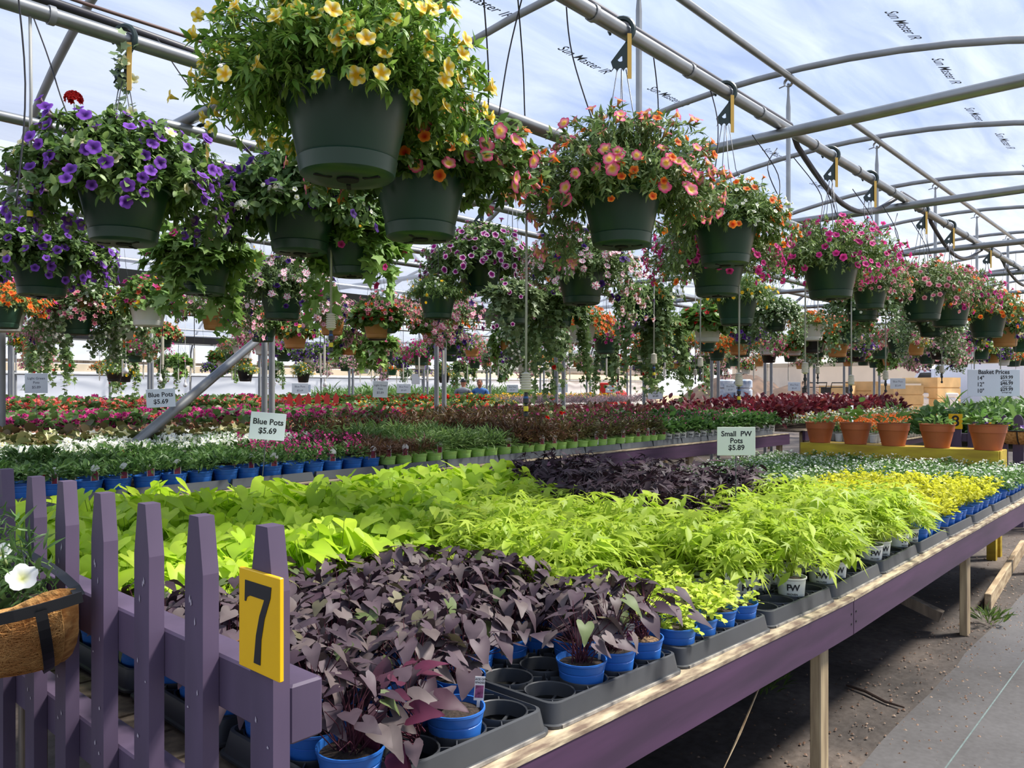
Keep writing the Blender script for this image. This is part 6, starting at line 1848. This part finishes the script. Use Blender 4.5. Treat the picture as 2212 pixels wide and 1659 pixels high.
# drip tubes looping to the baskets
def wire_path(name, pts, label, r=.0032):
    q = MB(); P = [Vector(p) for p in pts]
    out = []
    for i in range(len(P) - 1):
        p0, p1, p2, p3 = P[max(i - 1, 0)], P[i], P[i + 1], P[min(i + 2, len(P) - 1)]
        for k in range(6):
            s = k / 6
            out.append(.5 * ((2 * p1) + (p2 - p0) * s + (2 * p0 - 5 * p1 + 4 * p2 - p3) * s * s + (3 * p1 - p0 - 3 * p2 + p3) * s ** 3))
    out.append(P[-1]); q.tube(out, r, 5)
    o = obj(name, q.mesh(name, 'drip_black', True)); tag(o, label, 'drip tube')
    return o
wire_path('drip_tube', [(2.1, 2.06, 3.16), (2.35, 2.25, 2.75), (2.45, 2.4, 2.45), (2.35, 2.4, 2.28), (2.2, 2.34, 2.26), (2.05, 2.3, 2.32)], 'black drip tube looping down to the pink and orange basket')
wire_path('drip_tube', [(2.38, 2.06, 3.16), (2.42, 2.2, 2.9), (2.40, 2.25, 2.6), (2.36, 2.28, 2.33)], 'black drip tube ending in a small white weight')
wire_path('drip_tube', [(2.62, 2.06, 3.17), (2.72, 2.1, 2.95), (2.85, 2.05, 2.6), (2.95, 2.02, 2.38)], 'black drip tube running into the pink petunia basket')
wire_path('drip_tube', [(2.3, 2.06, 3.17), (2.62, 2.3, 2.95), (2.75, 2.4, 2.75), (2.77, 2.4, 2.68)], 'spare black drip tube ending in a knotted loop')
wire_path('drip_tube', [(3.3, 2.06, 3.17), (3.42, 2.1, 2.95), (3.42, 2.1, 2.6), (3.45, 2.1, 2.45)], 'black drip tube hanging past the grey dropper rod')
wire_path('drip_tube', [(3.85, 2.06, 3.17), (3.86, 2.0, 2.9), (3.78, 2.0, 2.55), (3.6, 2.0, 2.45)], 'black drip tube tied to the pipe beside a green hook')
for i, (x, dx) in enumerate(((4.4, .25), (4.75, -.3), (5.0, .35), (5.3, .2), (5.7, -.2), (6.1, .3), (6.4, -.25), (6.8, .2), (7.2, -.3), (7.6, .25), (8.1, -.2), (8.6, .2))):
    wire_path('drip_tube', [(x, 2.06, 3.0), (x + dx * .9, 2.0, 2.8), (x + dx * .5, 1.95, 2.55), (x + dx, 1.95, 2.36)], 'black drip tube dropping from the hose to the far baskets of the first row')['group'] = 'drip tubes of the first row'
wire_path('drip_tube', [(1.05, 3.7, 3.2), (1.12, 3.6, 2.9), (1.18, 3.5, 2.6), (1.3, 3.45, 2.4)], 'black drip tube falling to the purple petunia basket')
wire_path('drip_tube', [(1.62, 3.7, 3.14), (1.75, 3.6, 2.9), (1.98, 3.5, 2.65), (2.05, 3.4, 2.45)], 'black drip tube crossing the gap between purple and verbena baskets')
wire_path('drip_tube', [(.86, 3.2, 4.2), (.87, 3.15, 3.2), (.93, 3.2, 2.6), (.90, 3.2, 2.15)], 'black drip tube hanging beside the grey drop tube')

# ------------------------------------------------------------------ small red picket fence at a far bench end
t = thing('picket_fence', 'small red picket fence at the end of a far geranium bench', 'fence', (7.2, 11.45, 0), -.5)
q = MB(); q.prism([(-.045, 0), (.045, 0), (.045, 1.36), (0, 1.44), (-.045, 1.36)], .025, Matrix.Rotation(PI / 2, 4, 'X')); RP = q.mesh('picket', 'red_paint')
for i in range(6): obj('picket', RP, t, (i * .15, 0, 0))
for z in (.9, 1.2):
    q = MB(); q.box(-.08, .85, .0, .035, z - .04, z + .04); obj('rail', q.mesh('rail', 'red_paint'), t)
# ------------------------------------------------------------------ further rows of hanging baskets
rf = random.Random(404)
FAR = [('calib_magenta', 'magenta'), ('star', 'pink striped'), ('bacopa_white', 'white trailing'), ('geranium_red', 'red'), ('trailing_vine', 'long green vine'),  ('mixed_bright', 'yellow and pink'), ('coral', 'coral'), ('petunia_purple', 'purple'), ('calib_orange', 'orange'), ('calib_rose', 'pale pink'), ('bidens_yellow', 'yellow'), ('ivy_green', 'ivy')]
# lighter versions of each planting for the far rows
for k, _n in FAR:
    kw, fl = KINDS[k]
    kw2 = dict(kw); kw2['stems'] = int(kw['stems'] * .36); kw2['per'] = max(7, int(kw['per'] * .62)); kw2['size'] = (kw['size'][0] * 1.55, kw['size'][1] * 1.55)
    KINDS['far_' + k] = (kw2, [(a, max(6, int(b * .85)), c * 1.3) for a, b, c in fl])
POTN = {'pot_green_far': 'green', 'pot_tan': 'tan', 'pot_white': 'white', 'pot_black': 'black'}
def far_basket(x, y, zb, pz, kind=None, pot=None, s=None, where=''):
    k, nm = kind or FAR[rf.choice((0, 0, 1, 1, 2, 3, 3, 4, 5, 5, 6, 6, 7, 7, 8, 8, 9, 9, 10, 11))]
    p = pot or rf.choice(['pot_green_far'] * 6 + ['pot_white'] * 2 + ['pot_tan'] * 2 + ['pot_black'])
    lab = '%s hanging basket of %s flowers %s' % (POTN[p], nm, where)
    if nm in ('long green vine', 'ivy'): lab = '%s hanging basket of %s foliage %s' % (POTN[p], nm, where)
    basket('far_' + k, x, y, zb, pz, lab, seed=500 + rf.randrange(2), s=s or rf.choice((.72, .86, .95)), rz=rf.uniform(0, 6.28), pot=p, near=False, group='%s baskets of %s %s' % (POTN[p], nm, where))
D = dict(FAR)
def K(n): return (n, D[n])
W1 = 'in the near bay rows'
for (x, y, z, k, p, s) in ((2.45, 7.1, 2.09, 'bacopa_white', 'pot_tan', .86), (2.55, 7.45, 1.97, 'calib_rose', 'pot_green_far', .86), (2.85, 6.67, 2.02, 'mixed_bright', 'pot_white', .86), (3.23, 6.25, 1.99, 'star', 'pot_tan', .72),
                           (2.9, 7.35, 1.94, 'bacopa_white', 'pot_white', .72), (4.6, 5.85, 1.97, 'geranium_red', 'pot_tan', .72), (5.7, 6.3, 2.0, 'geranium_red', 'pot_tan', .72), (4.35, 6.2, 2.0, 'star', 'pot_tan', .7), (6.9, 6.3, 1.95, 'ivy_green', 'pot_tan', .6),
                           (1.75, 6.5, 1.93, 'calib_orange', 'pot_green_far', .72), (1.95, 7.2, 1.95, 'calib_magenta', 'pot_white', .86), (3.75, 6.4, 1.92, 'coral', 'pot_green_far', .7)):
    row = min('DEF', key=lambda r: abs(ROWS[r][0] - y))
    x, y, z, k_ = snap(x, y, z, ROWS[row][0]); far_basket(x, y, z, ROWS[row][1], K(k), p, s * k_, W1)
def fill(Y, x0, x1, step, pz, where, z=(1.98, 2.08), skip=.12):
    x = x0
    while x < x1:
        if rf.random() > skip: far_basket(x + rf.uniform(-.15, .15), Y, rf.uniform(*z), pz, where=where)
        x += step
fill(2.02, 11.5, 22, 1.15, 3.125, W1)
fill(3.47, 9.0, 22, 1.05, 2.99, W1)
fill(4.42, 7.4, 22, 1.0, 2.99, W1)
fill(5.40, 4.2, 22, 1.0, 2.99, W1)
fill(6.45, 5.0, 22, 1.05, 2.99, W1)
W2 = 'in the second bay'
q2 = {}
for Yp in (9.0, 10.4, 11.8, 13.2, 14.8):
    q = MB(); q.tube([(0, Yp, 2.93), (XB - .3, Yp, 2.93)], .028, 8)
    tag(obj('basket_pipe', q.mesh('basket_pipe', 'galv', True, 40)), 'long grey pipe carrying a row of baskets in the second bay', 'pipe', 'basket pipes of the second bay')
    fill(Yp, .28 * Yp + .4, 23, 1.12 + .03 * Yp, 2.93, W2, (1.9, 2.1))
W3 = 'in the third bay'
for Yp in (18.2, 20.2, 22.4, 24.0):
    q = MB(); q.tube([(2, Yp, 2.9), (XB - .3, Yp, 2.9)], .028, 8)
    tag(obj('basket_pipe', q.mesh('basket_pipe', 'galv', True, 40)), 'long grey pipe carrying a row of baskets in the third bay', 'pipe', 'basket pipes of the third bay')
    fill(Yp, .28 * Yp + .4, 24, 1.75, 2.9, W3, (1.92, 2.15))
# small dark pots on low cords
for (x, y) in ((5.1, 13.2), (6.6, 11.8), (8.6, 13.2), (11.0, 11.8), (5.9, 14.8)):
    t = far_basket(x, y, 1.62, 2.93, K('bidens_yellow'), 'pot_black', .72, W2)
# ------------------------------------------------------------------ people between the far benches
def person(name, label, loc, rz, joints, edges, cloth, head, cap=None, arms=None):
    t = thing(name, label, 'person', loc, rz)
    me = bpy.data.meshes.new('body'); me.from_pydata([j[:3] for j in joints], edges, []); me.materials.append(MATS[cloth])
    o = obj('body', me, t)
    m = o.modifiers.new('skin', 'SKIN'); 
    for i, j in enumerate(joints):
        sv = me.skin_vertices[0].data[i]; sv.radius = (j[3], j[4] if len(j) > 4 else j[3])
    me.skin_vertices[0].data[0].use_root = True
    s = o.modifiers.new('sub', 'SUBSURF'); s.levels = 2; s.render_levels = 2
    hx, hy, hz = head
    q = MB(); q.lathe([(.001, -.125), (.035, -.12), (.058, -.085), (.072, -.03), (.078, .03), (.074, .075), (.05, .11), (.001, .122)], 18, Matrix.Translation((hx, hy, hz)) @ Matrix.Scale(1.18, 4, (0, 1, 0)))
    q.lathe([(.05, -.06), (.052, 0), (.056, .06)], 12, Matrix.Translation((hx, hy - .01, hz - .14)))
    q.add([(hx - .012, hy + .085, hz + .012), (hx + .012, hy + .085, hz + .012), (hx + .016, hy + .088, hz - .028), (hx - .016, hy + .088, hz - .028), (hx, hy + .118, hz - .022)], [(0, 1, 4), (1, 2, 4), (2, 3, 4), (3, 0, 4)])
    for sx in (-1, 1):
        q.lathe([(.001, -.03), (.014, -.018), (.016, .01), (.001, .03)], 8, Matrix.Translation((hx + sx * .078, hy - .005, hz - .005)) @ Matrix.Scale(.5, 4, (1, 0, 0)))
    h = obj('head', q.mesh('head', 'skin', True, 50), t)
    q = MB()
    for sx in (-1, 1): q.box(hx + sx * .03 - .012, hx + sx * .03 + .012, hy + .083, hy + .09, hz + .012, hz + .022)
    q.box(hx - .022, hx + .022, hy + .085, hy + .091, hz - .062, hz - .054)
    obj('face_features', q.mesh('face_features', 'hair_grey'), h)
    q = MB(); q.lathe([(.081, .015), (.084, .05), (.074, .092), (.045, .118), (.001, .128)], 18, Matrix.Translation((hx, hy - .008, hz)) @ Matrix.Scale(1.16, 4, (0, 1, 0)))
    if cap: q.box(hx - .06, hx + .06, hy + .07, hy + .17, hz + .04, hz + .05)
    obj('cap' if cap else 'hair', q.mesh('cap' if cap else 'hair', cap or 'hair_grey', True, 40), h)
    for (p, d) in arms or ():
        q = MB(); P = Vector(p); dd = Vector(d).normalized(); sd = dd.orthogonal().normalized()
        q.tube([P, P + dd * .05, P + dd * .095], [.026, .042, .036], 8)
        for k in range(4):
            b0 = P + dd * .09 + sd * (k - 1.5) * .019; q.tube([b0, b0 + dd * (.04 + .006 * (1.5 - abs(k - 1.5))), b0 + dd * .07 + Vector((0, .02, -.01))], [.0095, .009, .007], 6)
        b0 = P + dd * .03 + sd * .035; q.tube([b0, b0 + dd * .03 + sd * .025, b0 + dd * .06 + sd * .03], [.011, .010, .008], 6)
        obj('hand', q.mesh('hand', 'skin', True), t)
    return t
J = [(0, 0, .95, .17, .13), (0, .0, 1.15, .17, .12), (0, .02, 1.35, .19, .12), (0, .03, 1.45, .13, .09), (0, .04, 1.53, .055), 
     (.2, .02, 1.42, .065), (.27, .03, 1.18, .05), (.22, .2, 1.02, .04), (.19, .27, .99, .03), (-.2, .02, 1.42, .065), (-.27, .03, 1.18, .05), (-.22, .2, 1.02, .04), (-.19, .27, .99, .03),
     (.1, 0, .86, .10), (.11, .02, .48, .07), (.11, 0, .1, .05), (.12, .14, .05, .045), (-.1, 0, .86, .10), (-.11, .02, .48, .07), (-.11, 0, .1, .05), (-.12, .14, .05, .045)]
E_ = [(0, 1), (1, 2), (2, 3), (3, 4), (3, 5), (5, 6), (6, 7), (7, 8), (3, 9), (9, 10), (10, 11), (11, 12), (0, 13), (13, 14), (14, 15), (15, 16), (0, 17), (17, 18), (18, 19), (19, 20)]
HANDS = [((.19, .27, .985), (-.1, .9, -.3)), ((-.19, .27, .985), (.1, .9, -.3))]
person('person', 'person in grey shirt and dark cap bending over the far flower benches', (16.0, 16.35, 0.02), -.9, J, E_, 'clothes_grey', (0, .09, 1.66), 'nozzle_black', HANDS)
person('person', 'person in a blue shirt standing close beside the one in grey', (16.45, 16.1, .02), 2.2, J, E_, 'clothes_blue', (0, .07, 1.64), None, HANDS)

# ------------------------------------------------------------------ things beyond the open end
def boxthing(name, label, cat, loc, rz, parts, group=None):
    t = thing(name, label, cat, loc, rz, group)
    for nm, mat, b, bev in parts:
        q = MB(); q.box(*b, bev=bev); obj(nm, q.mesh(nm, mat), t)
    return t
# box truck, side on
t = boxthing('box_truck', 'white truck parked outside beyond the green vegetable bench', 'truck', (36.5, 6.6, 0), 1.0,
    [('cargo_box', 'car_white', (-3.2, 2.2, -1.1, 1.1, .9, 3.5), .03), ('chassis', 'rubber', (-3.2, 4.2, -.5, .5, .5, .9), .02), ('bumper', 'rubber', (4.25, 4.4, -1.0, 1.0, .45, .75), .02)])
q = MB(); q.prism([(2.3, .6), (4.3, .6), (4.3, 1.45), (3.75, 1.6), (3.2, 2.35), (2.3, 2.35)], 2.0, Matrix.Translation((0, 1.0, 0)) @ Matrix.Rotation(PI / 2, 4, 'X')); obj('cab', q.mesh('cab', 'car_white'), t)
q = MB(); q.prism([(2.5, 1.55), (3.6, 1.55), (3.1, 2.2), (2.5, 2.2)], 2.03, Matrix.Translation((0, 1.015, 0)) @ Matrix.Rotation(PI / 2, 4, 'X')); obj('window', q.mesh('window', 'car_glass'), t)
for x in (-2.2, 3.3):
    for y in (-.95, .95):
        q = MB(); q.lathe([(.12, -.13), (.42, -.13), (.46, -.08), (.46, .08), (.42, .13), (.12, .13)], 20, Matrix.Translation((x, y, .46)) @ Matrix.Rotation(PI / 2, 4, 'X')); obj('wheel', q.mesh('wheel', 'rubber', True, 40), t)
# pickup
t = boxthing('pickup_truck', 'white pickup with dark window beyond the open end', 'truck', (33.5, 9.2, 0), .55,
    [('body', 'car_white', (-2.6, 2.7, -.95, .95, .55, 1.2), .08), ('bed_wall', 'car_white', (-2.6, -.3, -.95, .95, 1.2, 1.35), .03)])
q = MB(); q.prism([(-.3, 1.2), (1.6, 1.2), (1.0, 1.85), (-.1, 1.88)], 1.7, Matrix.Translation((0, .85, 0)) @ Matrix.Rotation(PI / 2, 4, 'X')); obj('cab', q.mesh('cab', 'car_white'), t)
q = MB(); q.prism([(-.1, 1.27), (1.35, 1.27), (.9, 1.76), (0, 1.78)], 1.73, Matrix.Translation((0, .865, 0)) @ Matrix.Rotation(PI / 2, 4, 'X')); obj('window', q.mesh('window', 'car_glass'), t)
for x in (-1.7, 1.8):
    for y in (-.85, .85):
        q = MB(); q.lathe([(.1, -.11), (.34, -.11), (.37, -.07), (.37, .07), (.34, .11), (.1, .11)], 18, Matrix.Translation((x, y, .37)) @ Matrix.Rotation(PI / 2, 4, 'X')); obj('wheel', q.mesh('wheel', 'rubber', True, 40), t)
# wrapped bales on a pallet
t = thing('wrapped_pallet', 'pallet of blue and white plastic-wrapped bales outside', 'pallet', (26.8, 13.2, 0), .4)
for i in range(3):
    q = MB(); q.box(-.6 + i * .5, -.48 + i * .5, -.6, .6, 0, .12); obj('pallet_runner', q.mesh('pallet_runner', 'wood_raw'), t)
q = MB(); q.box(-.62, .64, -.6, .6, .12, .15); obj('pallet_deck', q.mesh('pallet_deck', 'wood_raw'), t)
for k in range(5):
    for j in range(2):
        q = MB(); q.box(-.58, .6, -.58 + j * .59, -.01 + j * .59, .15 + k * .34, .48 + k * .34, bev=.05); obj('bale', q.mesh('bale', 'bale_wrap', True, 40), t)
# dirt mounds
def mound_of_dirt(label, x, y, r, h, seed):
    rr = np.random.default_rng(seed); V = []; n = 22; m = 8
    for j in range(m):
        for k in range(n):
            a = 2 * PI * k / n; rad = r * (1 - j / (m - 1)) * (1 + .12 * math.sin(3 * a + seed) + .05 * rr.normal())
            V.append((rad * math.cos(a), rad * math.sin(a) * .7, h * math.sin(PI / 2 * j / (m - 1)) + (.06 * rr.normal() if j else 0)))
    F = [(j * n + k, j * n + (k + 1) % n, (j + 1) * n + (k + 1) % n, (j + 1) * n + k) for j in range(m - 1) for k in range(n)]
    o = obj('dirt_mound', np_mesh('dirt_mound', V, [np.array(F)], 'dirt_mound', smooth=True), None, (x, y, 0)); tag(o, label, 'dirt mound')
mound_of_dirt('brown mound of dirt and roots behind the carts outside', 33.0, 13.2, 4.2, 1.75, 1)
mound_of_dirt('low brown dirt heap behind the wrapped pallet outside', 36, 17.5, 5.0, 2.2, 2)
# crates and boxes
for i, (x, y, s, m) in enumerate(((29.5, 10.4, 1.1, 'cardboard'), (30.2, 9.9, 1.2, 'cardboard'), (31.2, 8.9, 1.15, 'shed_wall'), (28.6, 8.2, 1.1, 'cardboard'), (32.0, 8.0, 1.3, 'cardboard'))):
    t = thing('shipping_crate', ['tan crate beside the dirt mound outside', 'tan crate stacked next to its twin outside', 'white box bin among the tan crates outside', 'low tan crate before the pickup outside', 'tall tan crate behind the pickup outside'][i], 'crate', (x, y, 0), .3 * i)
    for k in range(5):
        q = MB(); q.box(-s * .55, s * .55, -s * .5, s * .5, k * s * .3, k * s * .3 + s * .27); obj('slat_course', q.mesh('slat_course', m), t)
    q = MB(); q.box(-s * .53, s * .53, -s * .48, s * .48, 0, s * 1.44); obj('liner', q.mesh('liner', m), t)
# black wire carts
for i, (x, y) in enumerate(((26.2, 10.1), (27.0, 9.6))):
    t = thing('garden_cart', 'black wire shopping cart outside by the dirt mound', 'cart', (x, y, 0), .5, 'black carts')
    q = MB()
    for k in range(9):
        q.tube([(-.5 + k * .125, -.3, .55), (-.5 + k * .125, -.3, 1.55)], .012, 4); q.tube([(-.5 + k * .125, .3, .55), (-.5 + k * .125, .3, 1.55)], .012, 4)
    for z in (.55, .8, 1.05, 1.3, 1.55):
        q.tube([(-.5, -.3, z), (.5, -.3, z), (.5, .3, z), (-.5, .3, z), (-.5, -.3, z)], .014, 4)
    obj('basket', q.mesh('basket', 'black_metal'), t)
    q = MB(); q.tube([(-.5, -.3, 1.5), (-.75, -.3, 1.7), (-.75, .3, 1.7), (-.5, .3, 1.5)], .02, 6); obj('handle', q.mesh('handle', 'black_metal'), t)
    for sx in (-.45, .45):
        q = MB(); q.tube([(sx, 0, .55), (sx, 0, .1)], .02, 6); obj('frame', q.mesh('frame', 'black_metal'), t)
        q = MB(); q.lathe([(.02, -.03), (.1, -.03), (.1, .03), (.02, .03)], 14, Matrix.Translation((sx, 0, .1)) @ Matrix.Rotation(PI / 2, 4, 'X')); obj('wheel', q.mesh('wheel', 'rubber'), t)
# red machine
t = boxthing('red_machine', 'red garden machine standing behind the far benches', 'machine', (21.5, 15.0, 0), .4,
    [('chassis', 'rubber', (-.9, .9, -.35, .35, .3, .6), .03), ('hood', 'mower_red', (.1, 1.0, -.35, .35, .6, 1.45), .08), ('seat', 'rubber', (-.5, -.1, -.25, .25, .9, 1.0), .02), ('seat_back', 'mower_red', (-.6, -.5, -.25, .25, .95, 1.7), .03), ('fender', 'mower_red', (-.95, -.1, -.6, .6, .7, .85), .04)])
for x, r in ((-.55, .38), (.7, .26)):
    for y in (-.5, .5):
        q = MB(); q.lathe([(.05, -.1), (r * .9, -.1), (r, -.05), (r, .05), (r * .9, .1), (.05, .1)], 18, Matrix.Translation((x, y, r)) @ Matrix.Rotation(PI / 2, 4, 'X')); obj('wheel', q.mesh('wheel', 'rubber', True, 40), t)
q = MB(); q.tube([(.1, 0, 1.3), (-.1, 0, 1.55)], .02, 6); q.tube([(-.1 + .0, .18 * math.cos(a), 1.55 + .18 * math.sin(a) * .7) for a in np.linspace(0, 2 * PI, 14)], .016, 6); obj('steering_wheel', q.mesh('steering_wheel', 'rubber'), t)
# sheds beyond
for i, (x, y, w, d, h, lab) in enumerate(((62, 24, 16, 8, 3.6, 'pale long shed with brown roof beyond the yard'), (58, 42, 14, 8, 3.4, 'second pale shed beyond the yard near the dirt heap'))):
    t = thing('storage_shed', lab, 'building', (x, y, 0), .75)
    q = MB(); q.box(-w / 2, w / 2, -d / 2, d / 2, 0, h); obj('wall', q.mesh('wall', 'shed_wall'), t)
    q = MB(); q.prism([(-d / 2 - .4, h), (d / 2 + .4, h), (0, h + 1.8)], w + .8, Matrix.Translation((-w / 2 - .4, 0, 0)) @ Matrix.Rotation(PI / 2, 4, 'Z') @ Matrix.Rotation(PI / 2, 4, 'X')); obj('roof', q.mesh('roof', 'shed_roof'), t)
    for k in range(4):
        q = MB(); q.box(-w / 2 + 1.5 + k * 3.4, -w / 2 + 2.6 + k * 3.4, -d / 2 - .03, -d / 2 + .02, 1.2, 2.2); obj('window', q.mesh('window', 'car_glass'), t)
    q = MB(); q.box(w / 2 - 2.2, w / 2 - 1.0, -d / 2 - .03, -d / 2 + .02, 0, 2.1); obj('door', q.mesh('door', 'wood_raw'), t)
